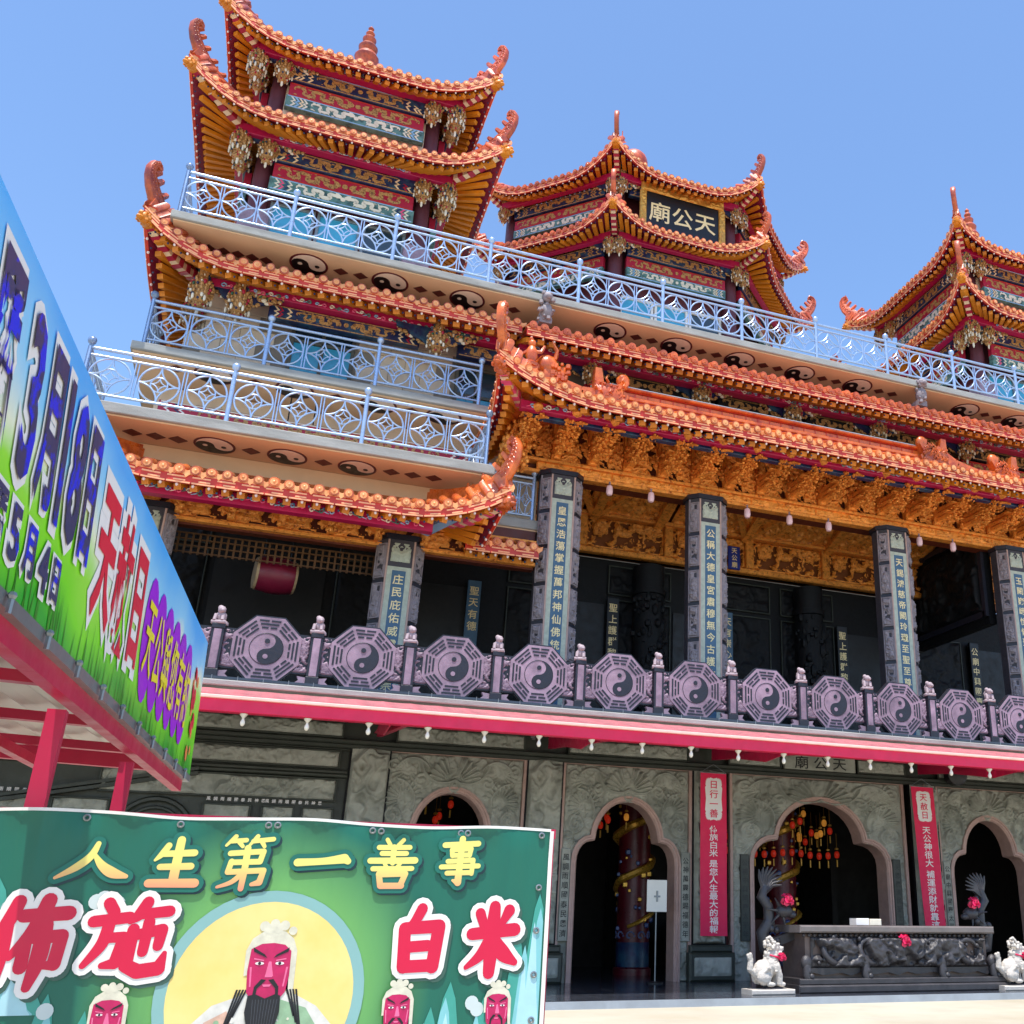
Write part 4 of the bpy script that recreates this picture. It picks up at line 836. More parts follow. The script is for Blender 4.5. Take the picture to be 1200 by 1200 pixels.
# roof terrace slab with taiji soffit
ob('terrace_slab', MB().bbox(-4.22, 33.1, 24.98, 60, 18.3, 18.53, .02), conc, US); ob('terrace_soffit', MB().box(-4.15, 33, 25.06, 28.2, 18.262, 18.297), peach, US)
k = 0
for x in [-.77 + 2.19 * i for i in range(13)]:
    if abs(x - 5.8) < .4 or abs(x - 18.8) < .4: continue
    yinyang(US, (x, 25.74, 18.258), .51)
    lozenges(US, [(x + .85, 25.74), (x + 1.38, 25.74)], 18.258, .2, .17)
lozenges(US, [(-3.3 + .36 * i, 26.0) for i in range(5)], 18.258, .17, .17)
for x in (5.8, 18.8):
    mb = MB(); rr = random.Random(int(x)); mb.ball((x, 25.05, 18.0), .2, 8, None, 1, 1, 1.5); mb.ball((x, 24.95, 18.42), .17, 8); mb.ball((x, 24.8, 18.38), .09, 6); mb.box(x - .18, x + .18, 25, 25.4, 17.6, 17.8)
    for i in range(30): mb.ball((x + rr.uniform(-.22, .22), 25 + rr.uniform(-.15, .1), rr.uniform(17.7, 18.55)), rr.uniform(.04, .09), 5)
    lb = ob('stone_beast', mb, st_g, smooth=50); tag(lb, 'grey carved stone beast under the terrace edge ' + ('left of the porch roof horn' if x < 10 else 'at the right near the right tower'), 'statue', 'stone beasts under the terrace')
    WL[lb.name] = Vector((0, 0, 0))
# ---------------------------------------------------------------- steel railings
def roundel_mesh(R=.43):
    mb = MB(); r = .02
    def circ(c, R_, a0, a1, n, rad, closed=False): mb.tube([(c[0] + R_ * math.cos(a), 0, c[1] + R_ * math.sin(a)) for a in np.linspace(a0, a1, n + 1)[:n if closed else n + 1]], rad, 5, closed)
    circ((0, 0), R, 0, 2 * PI, 26, .023, True); circ((0, 0), R * .42, 0, 2 * PI, 18, .018, True)
    for q in range(4):
        a = PI / 4 + q * PI / 2; c = (R * 1.414 * math.cos(a), R * 1.414 * math.sin(a)); circ(c, R, a + PI - PI / 4, a + PI + PI / 4, 9, .021)
        c2 = (R * .6 * math.cos(a), R * .6 * math.sin(a)); circ(c2, R * .43, a + PI - PI / 4, a + PI + PI / 4, 5, .015)
    return mb.mesh('roundel', rail_m, 60)
RND = roundel_mesh()
def post_mesh(h):
    mb = MB(); mb.tube([(0, 0, 0), (0, 0, h)], .055, 10); mb.lathe([(.03, h), (.045, h + .03), (.04, h + .05), (.085, h + .1), (.1, h + .16), (.08, h + .22), (.02, h + .26)], n=10); return mb.mesh('post', rail_m, 50)
RPOST = post_mesh(1.32)
def railing(label, pts, z, per=3, bay=2.7, group='steel railings'):
    o = thing('steel_railing', label, 'railing', (pts[0][0], pts[0][1], z), group)
    for (x0, y0), (x1, y1) in zip(pts[:-1], pts[1:]):
        a = Vector((x0, y0, z)); b = Vector((x1, y1, z)); L = (b - a).length; d = (b - a) / L; ang = math.atan2(d.y, d.x); nb = max(1, round(L / bay)); bl = L / nb
        rl = MB()
        for h, r in ((1.3, .042), (1.12, .032), (.16, .032)): rl.tube([a + Vector((0, 0, h)), b + Vector((0, 0, h))], r, 8)
        ob('rails', rl, rail_m, o, smooth=50)
        for i in range(nb + 1):
            link('post', RPOST, o, a + d * (bl * i))
        for i in range(nb):
            q = max(1, round(per * bl / bay)) if per * bl / bay > .6 else 1; w = bl / q
            for j in range(q):
                c = a + d * (bl * i + w * (j + .5)); link('roundel', RND, o, c + Vector((0, 0, .64)), (0, 0, ang), (min(1, w / .9), 1, 1.06))
                if j:
                    for e in (-.035, .035):
                        c2 = a + d * (bl * i + w * j + e); link('bar', BARM, o, c2 + Vector((0, 0, .16)), (0, 0, ang))
    return o
BARM = MB().tube([(0, 0, 0), (0, 0, .96)], .018, 6).mesh('bar', rail_m, 60)
railing('long pale blue steel railing with coin roundels along the roof terrace', [(-4.05, 31), (-4.05, 25.08), (31.05, 25.08)], 18.54)
railing('pale blue steel railing on the nearer lower balcony above the taiji soffit', [(-5.0, 26.5), (-5.0, 24.0), (4.25, 24.0), (4.25, 26.5)], 12.37, bay=3.05)
railing('pale blue steel railing on the set back balcony before the cream tiled wall', [(-4.3, 28), (-4.3, 26.0), (4.25, 26.0)], 15.03)
railing('short steel railing between the porch roof corner and the wing roof horn', [(4.75, 25.9), (6.0, 25.9)], 11.75, bay=1.3)
ob('link_slab', MB().bbox(4.45, 6.3, 25.7, 27.5, 11.45, 11.73, .02), conc, US); ob('link_soffit', MB().box(4.5, 6.25, 25.75, 27.4, 11.41, 11.447), peach, US)
lozenges(US, [(5.3, 26.3)], 11.405, .3, .26)
# ---------------------------------------------------------------- towers on the terrace
def square_tower(xc, label, side_l=True, side_r=True):
    yc = 33.7; o = thing('roof_tower', label, 'tower', (xc, yc, 18.53), 'two tier corner towers')
    body = MB().box(xc - 2.55, xc + 2.55, yc - 2.55, yc + 2.55, 18.53, 29.7); ob('body', body, maroon, o)
    for sx in (-1, 1):
        for sy in (-1, 1): ob('corner_post', MB().lathe([(.3, 18.54), (.3, 29.7)], (xc + sx * 2.62, yc + sy * 2.62, 0), 12), maroon, o, smooth=50)
    for (z, hw, lift, rz, rw) in ((25.65, 5.14, 1.2, 27.0, 2.6), (29.15, 4.66, 1.0, 31.3, .4)):
        R = part('upper_roof' if z > 26 else 'lower_roof', o, (xc, yc, z)); w = 2.75; zw = z + .62
        f = lambda x, y: (xc + x, yc + y)
        eave(R, f(-hw, -hw), f(hw, -hw), f(-w, -w), f(w, -w), z, zw, lift, 2.9, .3, kit='C', ridge=(f(-rw, -rw), f(rw, -rw), rz))
        if side_l: eave(R, f(-hw, hw), f(-hw, -hw), f(-w, w), f(-w, -w), z, zw, lift, 2.9, .3, kit='C', ridge=(f(-rw, rw), f(-rw, -rw), rz), horns=(True, False), hips=(True, False))
        if side_r: eave(R, f(hw, -hw), f(hw, hw), f(w, -w), f(w, w), z, zw, lift, 2.9, .3, kit='C', ridge=(f(rw, -rw), f(rw, rw), rz), horns=(False, True), hips=(False, True))
        eb = MB()
        for k_ in range(4):
            c, s_ = math.cos(k_ * PI / 2), math.sin(k_ * PI / 2); m = Matrix.Translation((xc, yc, 0)) @ Matrix.Rotation(k_ * PI / 2, 4, 'Z')
            eb.merge(MB().bbox(-3.5 + .01 * k_, 3.5, -3.62, -3.3, z - .08 + .003 * k_, z + .28, .02), m)
        ob('eave_beam', eb, mag, R)
        for k_ in ([0] + ([3] if side_l else []) + ([1] if side_r else [])):
            m = Matrix.Translation((xc, yc, 0)) @ Matrix.Rotation(k_ * PI / 2, 4, 'Z')
            stuff(ob('cloud_border', clouds(-2.3, 2.3, -3.62, z + .02, .2, .1, k_).xf(m), CLD, R, smooth=50))
            painted_beam(R, -2.35, 2.35, z - .64, z - .1, -3.3, navy, tan_s, True, tan_s, xf=m, seed=k_ + int(z), chev=(scal_w, scal_r if z < 26 else scal_w, navy))
            painted_beam(R, -2.3, 2.3, z - 1.26, z - .66, -3.2, scal_r, tan_s, False, fasc, xf=m, seed=k_ + 5)
            painted_beam(R, -2.35, 2.35, z - 1.8, z - 1.28, -3.27, teal_p, cream_p, True, blue_l, xf=m, seed=k_ + 9, chev=(cream_p, blue_l, scal_w) if z > 26 else (cream_p, pinkp, navy))
            for sx in (-1, 1):
                p = m @ Vector((sx * 2.55, -3.35, z - .05)); link('lotus_pendant', PEND, R, p, (0, 0, k_ * 1.57)); p = m @ Vector((sx * 3.4, -3.4, z - .05)); link('lotus_pendant', PEND, R, p, (0, 0, k_ * 1.57 + .4), (1.05, 1.05, 1.15))
                p = m @ Vector((sx * 2.35, -3.3, z - .2)); link('scroll_corbel', CORB, R, p, (0, 0, k_ * PI / 2 + (PI if sx > 0 else 0))); p = m @ Vector((sx * 2.7, -3.38, z - .12)); link('scroll_corbel', CORB, R, p, (0, 0, k_ * PI / 2 + (0 if sx > 0 else PI)), (.6, 1, .8))
    for sx in (-1, 1):
        ob('pillar_plinth', MB().bbox(xc + sx * 2.62 - .45, xc + sx * 2.62 + .45, yc - 3.15, yc - 2.4, 21.9, 23.1, .05), st_l, o)
    for wx in (-1.5, 0, 1.5):
        ob('tower_window', MB().box(xc + wx - .62, xc + wx + .62, yc - 2.6, yc - 2.552, 20.6, 23.7), bluewin if wx < 1 else glassb, o); wf = MB()
        for q in ((-.72, -.62, 20.5, 23.8), (.62, .72, 20.5, 23.8), (-.62, .62, 23.7, 23.8), (-.62, .62, 22.5, 22.6)): wf.bbox(xc + wx + q[0], xc + wx + q[1], yc - 2.68, yc - 2.552, q[2], q[3], .01)
        ob('window_frame', wf, alu, o)
    ob('tower_wall', MB().box(xc - 2.4, xc + 2.4, yc - 2.85, yc - 2.57, 26.8, 28.6), cwall, o)
    # gourd finial
    ob('gourd_finial', MB().lathe([(.3, 31.2), (.3, 33.1), (.44, 33.3), (.48, 33.48), (.36, 33.7), (.24, 33.74), (.36, 33.9), (.38, 34.02), (.26, 34.2), (.18, 34.24), (.26, 34.38), (.27, 34.48), (.16, 34.62), (.11, 34.65), (.18, 34.78), (.1, 34.92), (.06, 34.95), (.12, 35.05), (.02, 35.2)], (xc, yc, 0), 16), tile_d, o, smooth=40)
    return o
square_tower(-.2, 'square two tier tower with orange roofs at the left end of the terrace', True, True)
square_tower(29.1, 'square two tier tower with orange roofs cut off by the right edge', True, False)
def octagon_tower():
    xc, yc = CX, 43.9; o = thing('roof_tower', 'tall octagonal tower with black and gilt name board behind the terrace railing', 'tower', (xc, yc, 18.53))
    def ring(ap): R_ = ap / math.cos(PI / 8); return [(xc + R_ * math.sin(-PI / 8 + k_ * PI / 4 - PI / 4 * 0) * 1, yc - R_ * math.cos(-PI / 8 + k_ * PI / 4)) for k_ in range(8)]   # corner 0: front left, corner 1: front right ...
    ob('body', MB().prism(ring(6.55), 18.53, 33.9, ax='z'), maroon, o)
    w = ring(6.85)
    for p in [w[7], w[0], w[1], w[2]]: ob('corner_post', MB().lathe([(.34, 18.54), (.34, 33.8)], (p[0], p[1], 0), 12), maroon, o, smooth=50)
    for (z, ap, lift, rz, ra) in ((30.05, 9.15, 1.0, 31.6, 6.6), (33.35, 8.9, 1.25, 38.0, .7)):
        R = part('upper_roof' if z > 32 else 'lower_roof', o, (xc, yc, z)); e = ring(ap); ri = ring(ra); zw = z + .6
        for k_ in (7, 0, 1):
            a, b = k_, (k_ + 1) % 8
            eave(R, e[a], e[b], w[a], w[b], z, zw, lift, 2.8, .3, kit='C' if k_ == 0 else 'B', ridge=(ri[a], ri[b], rz), horns=(k_ == 0 or k_ == 7, k_ != 7), hips=(k_ != 1, k_ != 7 or False))
            m = Matrix.Translation((xc, yc, 0)) @ Matrix.Rotation(k_ * PI / 4, 4, 'Z')
            ob('eave_beam', MB().bbox(-3.0, 3.0, -7.75, -7.5, z - .1, z + .26, .02).xf(m), mag, R)
            up = z > 32 and k_ == 0
            painted_beam(R, -2.45, 2.45, z - .62, z - .08, -7.4, navy, tan_s, True, tan_s, xf=m, seed=k_ + 40, chev=(tan_s, navy, tan_s))
            if not up:
                painted_beam(R, -2.45, 2.45, z - 1.2, z - .66, -7.3, scal_r, tan_s, False, fasc, xf=m, seed=k_ + 45); painted_beam(R, -2.45, 2.45, z - 1.7, z - 1.24, -7.35, teal_p, cream_p, True, blue_l, xf=m, seed=k_ + 50, chev=(cream_p, blue_l, scal_w))
            for sx in (-1, 1):
                p = m @ Vector((sx * 2.9, -7.6, z - .05)); link('lotus_pendant', PEND, R, p, (0, 0, k_ * .78), (.9,) * 3); p = m @ Vector((sx * 2.75, -7.5, z - .2)); link('scroll_corbel', CORB, R, p, (0, 0, k_ * PI / 4 + (PI if sx > 0 else 0)))
    for wx in (-1.7, 0, 1.7):
        ob('tower_window', MB().box(xc + wx - .7, xc + wx + .7, yc - 6.6, yc - 6.552, 24.5, 27.6), bluewin if wx < 1 else glassb, o); wf = MB()
        for q in ((-.82, -.7, 24.4, 27.7), (.7, .82, 24.4, 27.7), (-.7, .7, 27.6, 27.72)): wf.bbox(xc + wx + q[0], xc + wx + q[1], yc - 6.7, yc - 6.552, q[2], q[3], .01)
        ob('window_frame', wf, white, o)
    nb = part('name_board', o, (xc, 36.2, 31)); ob('board', MB().bbox(12.7, 16.4, 36.2, 36.35, 31.0, 33.0, .02), black, nb)
    fr = relief(4.2, .5, .03, .12, lambda X, Z: carve(X, Z, 190, 2.4, 4)); fg = M('name_frame_gold', '#d9a24a', .35, .5, .2, 8, .5, 50)
    link('frame_carving', npmesh(fr, 'frame_carving', fg), nb, (12.45, 36.15, 32.95)); link('frame_carving', npmesh(relief(.34, 2.0, .03, .1, lambda X, Z: carve(X, Z, 195, 3, 4)), 'frame_side', fg), nb, (12.4, 36.16, 30.95)); link('frame_carving', bpy.data.meshes['frame_side'], nb, (16.38, 36.16, 30.95))
    tx = MB()
    for i, ch in enumerate('廟公天'): put(tx, ch, (13.4 + 1.15 * i, 36.19, 31.95), (1, 0, 0), (0, 0, 1), (0, -1, 0), 1.15, .012, 0, .95)
    ob('inscription', tx, ink_gold, nb)
    ob('roof_ball', MB().ball((14.0, 42, 39.6), .75, 14).lathe([(.5, 37), (.4, 39.2)], (14.0, 42, 0), 10).tube([(13.6, 43, 37), (13.6, 43, 42.5)], .03, 5), tile_d, o, smooth=50)
octagon_tower()
# ---------------------------------------------------------------- stone balustrade
BA = thing('stone_balustrade', 'lilac stone balustrade with octagonal taiji panels and small lion posts', 'balustrade', (CX, 22.5, 6.14))
def bal_panel():
    A = .67; oc = [(A / math.cos(PI / 8) * math.cos(PI / 8 + j * PI / 4), A / math.cos(PI / 8) * math.sin(PI / 8 + j * PI / 4)) for j in range(8)]
    base = MB().prism([(x * 1.05, z * 1.05) for x, z in oc], -.02, .12).mesh('octagon_rim', st_d); face = MB().prism(oc, -.045, -.02).mesh('octagon', st_l)
    bars = MB(); rng_ = random.Random(6)
    for j in range(8):
        a = j * PI / 4; ux = Vector((-math.sin(a), 0, math.cos(a))); un = Vector((math.cos(a), 0, math.sin(a)))
        for q, r in enumerate((.595, .52, .445)):
            hw = r * math.tan(PI / 8) - .035; br = rng_.random() < .5
            for s0, s1 in (((-hw, -.022), (.022, hw)) if br else ((-hw, hw),)): bars.beam(un * r + ux * s0 + Vector((0, -.045, 0)), un * r + ux * s1 + Vector((0, -.045, 0)), .038, .016, up=(0, -1, 0))
    r = .325; n = 30
    rim = [Vector((math.cos(2 * PI * j / n), 0, math.sin(2 * PI * j / n))) for j in range(n)]
    bars.tube([p * r * 1.02 + Vector((0, -.046, 0)) for p in rim], .008, 5, True)
    P = [(r * math.cos(a), r * math.sin(a)) for a in np.linspace(-PI / 2, PI / 2, 15)] + [(r / 2 * math.cos(a), r / 2 + r / 2 * math.sin(a)) for a in np.linspace(PI / 2, -PI / 2, 9)[1:]] + [(-r / 2 * math.cos(a), -r / 2 + r / 2 * math.sin(a)) for a in np.linspace(PI / 2, -PI / 2, 9)[1:-1]]
    comma = MB().prism(P, -.053, -.044); comma.prism([(r * .16 * math.cos(2 * PI * j / 10), r / 2 + r * .16 * math.sin(2 * PI * j / 10)) for j in range(10)], -.06, -.046)
    dot = MB().prism([(r * .16 * math.cos(2 * PI * j / 10), -r / 2 + r * .16 * math.sin(2 * PI * j / 10)) for j in range(10)], -.06, -.05)
    return base, face, bars.mesh('trigram_bars', st_d), comma.mesh('dark_half', st_d), dot.mesh('light_dot', st_l)
OB_, OF_, OT_, OC_, OD_ = bal_panel()
slab_r = npmesh(relief(1.7, .78, .015, .045, lambda X, Z: carve(X, Z, 200, 8, 3), 'pierce'), 'panel_relief', st_l)
fl = MB(); fl.box(-.9, .9, .0, .1, -.46, .38); slab = fl.mesh('panel_slab', st_d)
def lion_mesh():
    mb = MB(); mb.bbox(-.14, .14, -.13, .13, 0, .07, .02); mb.ball((0, .03, .17), .12, 8, None, 1, 1, 1); mb.ball((.02, -.04, .3), .085, 8); mb.ball((.06, -.1, .28), .045, 6); mb.ball((-.03, .02, .36), .06, 7)
    for s_ in (-1, 1): mb.tube([(s_ * .07, -.06, .2), (s_ * .08, -.1, .07)], [.045, .04], 6)
    mb.tube([(0, .12, .15), (-.05, .15, .28), (-.02, .12, .35)], [.03, .035, .02], 5); return mb.mesh('lion', M('lion_stone', '#a59398', .6, 0, .1, 6, .3, 60), 60)
LION = lion_mesh()
pm = MB(); pm.box(-.12, .12, -.1, .14, 0, 1.08); pm.bbox(-.13, .13, -.12, .15, 0, .16, .01); pm.bbox(-.13, .13, -.12, .15, 1.0, 1.1, .01); POSTB = pm.mesh('post', st_d)
pf_ = MB().bbox(-.075, .075, -.115, -.1, .17, .99, .01).mesh('post_face', st_l); foot = MB(); foot.prism([(-.36, 0), (-.13, 0), (-.13, .14), (-.3, .16), (-.26, .08)], -.05, .05); foot.prism([(.36, 0), (.13, 0), (.13, .14), (.3, .16), (.26, .08)], -.05, .05); FOOT = foot.mesh('scroll_foot', st_l)
for i in range(-2, 14):
    x = -1.18 + 1.943 * i; p = part('baluster_post', BA, (x, 22.5, 6.04)); link('post', POSTB, p, (x, 22.5, 6.04)); link('post_face', pf_, p, (x, 22.5, 6.04)); link('lion', LION, p, (x, 22.5, 7.14), (0, 0, -.3)); link('scroll_foot', FOOT, p, (x, 22.5, 6.045))
    c = (x + .9715, 22.52, 6.72); q = part('baluster_panel', BA, c)
    link('panel_slab', slab, q, c); link('panel_relief', slab_r, q, (c[0] - .85, c[1] + .004, c[2] - .43))
    for nm, me in (('octagon_rim', OB_), ('octagon', OF_), ('trigram_bars', OT_), ('dark_half', OC_), ('light_dot', OD_)): link(nm, me, q, c)
# ---------------------------------------------------------------- red awning over the porch
AW = thing('awning', 'long pink and red metal awning below the stone balustrade', 'awning', (CX, 21, 5.0))
ob('fascia_beam', MB().bbox(-9, 38, 20.5, 20.7, 5.04, 5.3, .012), M('awning_red', '#d80f48', .4, 0, .08, 3, dirt=.1), AW)
rows = 5; sh = MB()
for k_ in range(rows):
    t0, t1 = k_ / rows, (k_ + 1) / rows; y0, y1 = 20.46 + 1.5 * t0, 20.46 + 1.5 * t1; z0 = 5.32 + .42 * t0; z1 = 5.32 + .42 * t1
    n = 420; xs = np.linspace(-9, 38, n + 1)
    sh.strip([(x, y0 + .05 * abs(math.sin(x * PI / .55)), z0 + .02) for x in xs], [(x, y1, z1 - .015) for x in xs]); sh.strip([(x, y0 + .05 * abs(math.sin(x * PI / .55)), z0 - .012) for x in xs], [(x, y0 + .05 * abs(math.sin(x * PI / .55)), z0 + .02) for x in xs])
ob('scalloped_roofing', sh, pink_a, AW)
ob('eave_lip', MB().bbox(-9, 38, 20.44, 20.5, 5.27, 5.33, .01), M('lip_pale', '#f0bcae', .5, 0, .1, 4), AW)
ob('flashing', MB().bbox(-9, 38, 21.9, 22.28, 5.78, 5.9, .02), conc, AW)
sp = MB()
for x in np.arange(-8.8, 38, .48): sp.tube([(x, 22.0, 5.89), (x, 22.0, 6.0)], .008, 4)
stuff(ob('bird_spikes', sp, alu, AW))
for x in (-7.3, -2.2, 2.55, 6.72, 11.2, 17.7, 22.2, 26.4):
    g = MB(); g.prism([(20.7, 5.04), (20.7, 5.28), (25.2, 5.86), (25.2, 5.5)], x - .06, x + .06, ax='x'); g.prism([(20.7, 5.02), (21.6, 4.98), (23.4, 5.3), (20.7, 5.3)], x - .3, x - .27, ax='x'); ob('support_bracket', g, red_st, AW)
bulb_m = M('bulb_opal', '#efe6d4', .3, 0, .03, 4); sock_m = M('socket_white', '#d8cdb8', .45, 0, .05, 4)
bm_s = MB().lathe([(.1, 0), (.1, -.02), (.035, -.1), (.03, -.13)], n=10).mesh('shade', sock_m, 40); bm_b = MB().lathe([(.03, -.13), (.035, -.15), (.06, -.2), (.062, -.25), (.04, -.3), (.01, -.315)], n=10).mesh('bulb', bulb_m, 60); bm_k = MB().tube([(.02, 0, -.1), (.025, 0, -.14)], .02, 6).mesh('collar', MATS['aluminium_frame'], 60)
ORD = 'first second third fourth fifth sixth seventh eighth ninth tenth eleventh twelfth thirteenth fourteenth fifteenth sixteenth seventeenth eighteenth'.split()
for i in range(0, 17):
    x = -.388 + 1.126 * i; o = thing('hanging_bulb', 'opal light bulb under the red awning beam, %s from the left' % ORD[i], 'light bulb', (x, 20.6, 5.04), 'bulbs under the awning'); link('shade', bm_s, o, (x, 20.6, 5.035), None, (.72,) * 3); link('bulb', bm_b, o, (x, 20.6, 5.035), None, (.72,) * 3); link('collar', bm_k, o, (x, 20.6, 5.035), None, (.72,) * 3)
# pink lamps under the gilded frieze
pl = M('pink_glass', '#e8c3c8', .25, 0, .04, 4); pm1 = MB().lathe([(.02, -.1), (.07, -.12), (.085, -.2), (.085, -.3), (.06, -.36), (.01, -.37)], n=10).mesh('globe', pl, 50); pm2 = MB().tube([(0, 0, 0), (0, 0, -.12)], .03, 6).mesh('stem', st_l)
for i, x in enumerate((8.13, 9.4, 12.5, 13.93, 15.3, 18.65, 19.95)): o = thing('pendant_lamp', 'small pink globe lamp under the gilded frieze, %s from the left' % ORD[i], 'lamp', (x, 25.6, 13.2), 'pink lamps under the frieze'); link('globe', pm1, o, (x, 25.6, 13.2), None, (1.15,) * 3); link('stem', pm2, o, (x, 25.6, 13.2))
# drum in the side gallery
DR = thing('hanging_drum', 'crimson barrel drum hanging in the dark side gallery', 'drum', (-.33, 27, 9.2)); dm = MB(); prof = [(.38, -.5), (.42, -.45), (.47, -.15), (.48, 0), (.47, .15), (.42, .45), (.38, .5)]; dm.lathe(prof, n=20)
rot = Matrix.Translation((-.33, 27, 9.66)) @ Matrix.Rotation(.15, 4, 'Z') @ Matrix.Rotation(PI / 2, 4, 'Y'); ob('shell', dm.xf(rot), M('drum_crimson', '#7d1733', .4, 0, .12, 3), DR, smooth=50)
for s_ in (-1, 1): ob('head', MB().lathe([(.4, s_ * .5), (.42, s_ * .46), (.43, s_ * .44)], n=20).lathe([(.38, s_ * .502), (.01, s_ * .51)], n=20).xf(rot), M('drum_skin', '#b89c76', .5, 0, .1, 4) if s_ < 0 else MATS['drum_skin'], DR)
ob('hanger', MB().tube([(-.65, 27, 10.0), (-.65, 27, 14.75)], .02, 5).tube([(0, 27.05, 10.0), (0, 27.05, 14.75)], .02, 5), black, DR)
# ================================================================ things on the porch
def remesh(o, vs=.02, it=4):
    m = o.modifiers.new('remesh', 'REMESH'); m.mode = 'VOXEL'; m.voxel_size = vs; m.use_smooth_shade = True
    s = o.modifiers.new('smooth', 'SMOOTH'); s.iterations = it; s.factor = .5
def rose_mesh(R, m, seed=1):
    rr = random.Random(seed); mb = MB()
    for i in range(46):
        d = Vector((rr.gauss(0, 1), -abs(rr.gauss(0, 1)) - .1, rr.gauss(0, 1))).normalized(); t = d.orthogonal().normalized(); b = d.cross(t); c = d * R * rr.uniform(.45, .8); w = R * rr.uniform(.3, .5)
        ang = rr.uniform(0, 6); t, b = t * math.cos(ang) + b * math.sin(ang), b * math.cos(ang) - t * math.sin(ang)
        mb.add([c, c + t * w + d * w * .3, c + t * w * .5 + b * w * .8 + d * w * .6, c - t * w * .5 + b * w * .8 + d * w * .5, c - t * w + d * w * .2], [(0, 1, 2, 3, 4)])
    mb.ball((0, 0, 0), R * .5, 8); return mb.mesh('rosette', m, 80)
satin = M('satin_crimson', '#d01c50', .35, 0, .12, 8, sheen=.5); ROSE = rose_mesh(.16, satin)
def guardian(x, y, label, flip=1):
    o = thing('stone_guardian', label, 'statue', (x, y, .14), 'white stone guardians')
    ob('plinth', MB().bbox(-.5, .5, -.26, .26, 0, .1, .02), st_wh, o, (x, y, .14))
    mb = MB(); s = flip
    mb.ball((-.12 * s, 0, .36), .23, 12, None, 1, .85, 1.05); mb.ball((.06 * s, 0, .5), .2, 12, None, .95, .85, 1.15); mb.ball((.1 * s, 0, .68), .15, 10); mb.ball((.14 * s, 0, .82), .13, 10, None, 1.05, .9, .95); mb.ball((.27 * s, 0, .8), .085, 10, None, 1.2, .9, .8); mb.ball((.27 * s, 0, .73), .06, 8, None, 1.1, .9, .6)
    for q in (-1, 1):
        mb.tube([(.12 * s, .1 * q, .5), (.2 * s, .12 * q, .3), (.2 * s, .12 * q, .12)], [.1, .075, .065], 8); mb.ball((.25 * s, .12 * q, .13), .075, 8, None, 1.3, 1, .7); mb.ball((-.16 * s, .14 * q, .26), .15, 10, None, 1.1, .7, 1); mb.ball((-.02 * s, .17 * q, .13), .07, 8, None, 1.5, 1, .7)
        mb.tube([(.08 * s, .07 * q, .92), (.03 * s, .1 * q, 1.0)], [.04, .015], 6); mb.ball((.22 * s, .07 * q, .87), .03, 6)
    mb.tube([(-.3 * s, 0, .3), (-.42 * s, 0, .42), (-.4 * s, 0, .6), (-.47 * s, 0, .7)], [.06, .075, .06, .03], 8)
    rq = random.Random(17)
    for i in range(34):                                  # curled mane, brow and jaw
        a = rq.uniform(-2.6, 2.6); zz = rq.uniform(.62, .95); mb.ball((.05 * s - .13 * s * math.cos(a) * .8, .14 * math.sin(a), zz), rq.uniform(.03, .05), 6)
    for i in range(5): mb.tube([(.06 * s + (.2 - .012 * i) * math.cos(q), (.185 - .01 * i) * math.sin(q), .38 + .055 * i) for q in np.linspace(-1.5, 1.5, 9)] if s > 0 else [(.06 * s - (.2 - .012 * i) * math.cos(q), (.185 - .01 * i) * math.sin(q), .38 + .055 * i) for q in np.linspace(-1.5, 1.5, 9)], .022, 6)
    for q in (-1, 1): mb.ball((.2 * s, .075 * q, .9), .045, 6, None, 1.3, .8, .7); mb.ball((.33 * s, .045 * q, .83), .03, 6); mb.tube([(.3 * s, .06 * q, .73), (.22 * s, .09 * q, .74)], .022, 6); mb.tube([(-.2 * s, .2 * q, .35), (-.1 * s, .22 * q, .45), (-.02 * s, .2 * q, .42)], [.03, .045, .02], 6)
    mb.tube([(.12 * s, 0, .95), (.05 * s, 0, 1.03), (-.04 * s, 0, 1.0)], [.05, .045, .02], 6)
    for i in range(7): mb.tube([(-.42 * s, 0, .62), (-.42 * s + .05 * math.sin(i - 3), .04 * (i % 3 - 1), .68 + .05 * math.cos(i - 3))], [.06, .03], 6)
    b = ob('body', mb, st_wh, o, (x, y, .2)); remesh(b, .013, 1)
    tx = bpy.data.textures.new('chisel', 'CLOUDS'); tx.noise_scale = .05; dm_ = b.modifiers.new('chisel', 'DISPLACE'); dm_.texture = tx; dm_.strength = .018; dm_.mid_level = .5
    ob('ribbon', MB().tube([(.1 * s + .16 * math.cos(a), .15 * math.sin(a), .66 - .04 * math.cos(a) * s) for a in np.linspace(0, 2 * PI, 15)[:-1]], .02, 6, True), satin, o, (x, y, .2)); link('rosette', ROSE, o, (x + .26 * s, y - .12, .85), None, (.62,) * 3)
guardian(10.5, 20.85, 'white stone guardian beast with red rosette at the left end of the dark censer'); guardian(16.75, 20.75, 'white stone guardian beast with red rosette at the right end of the dark censer')
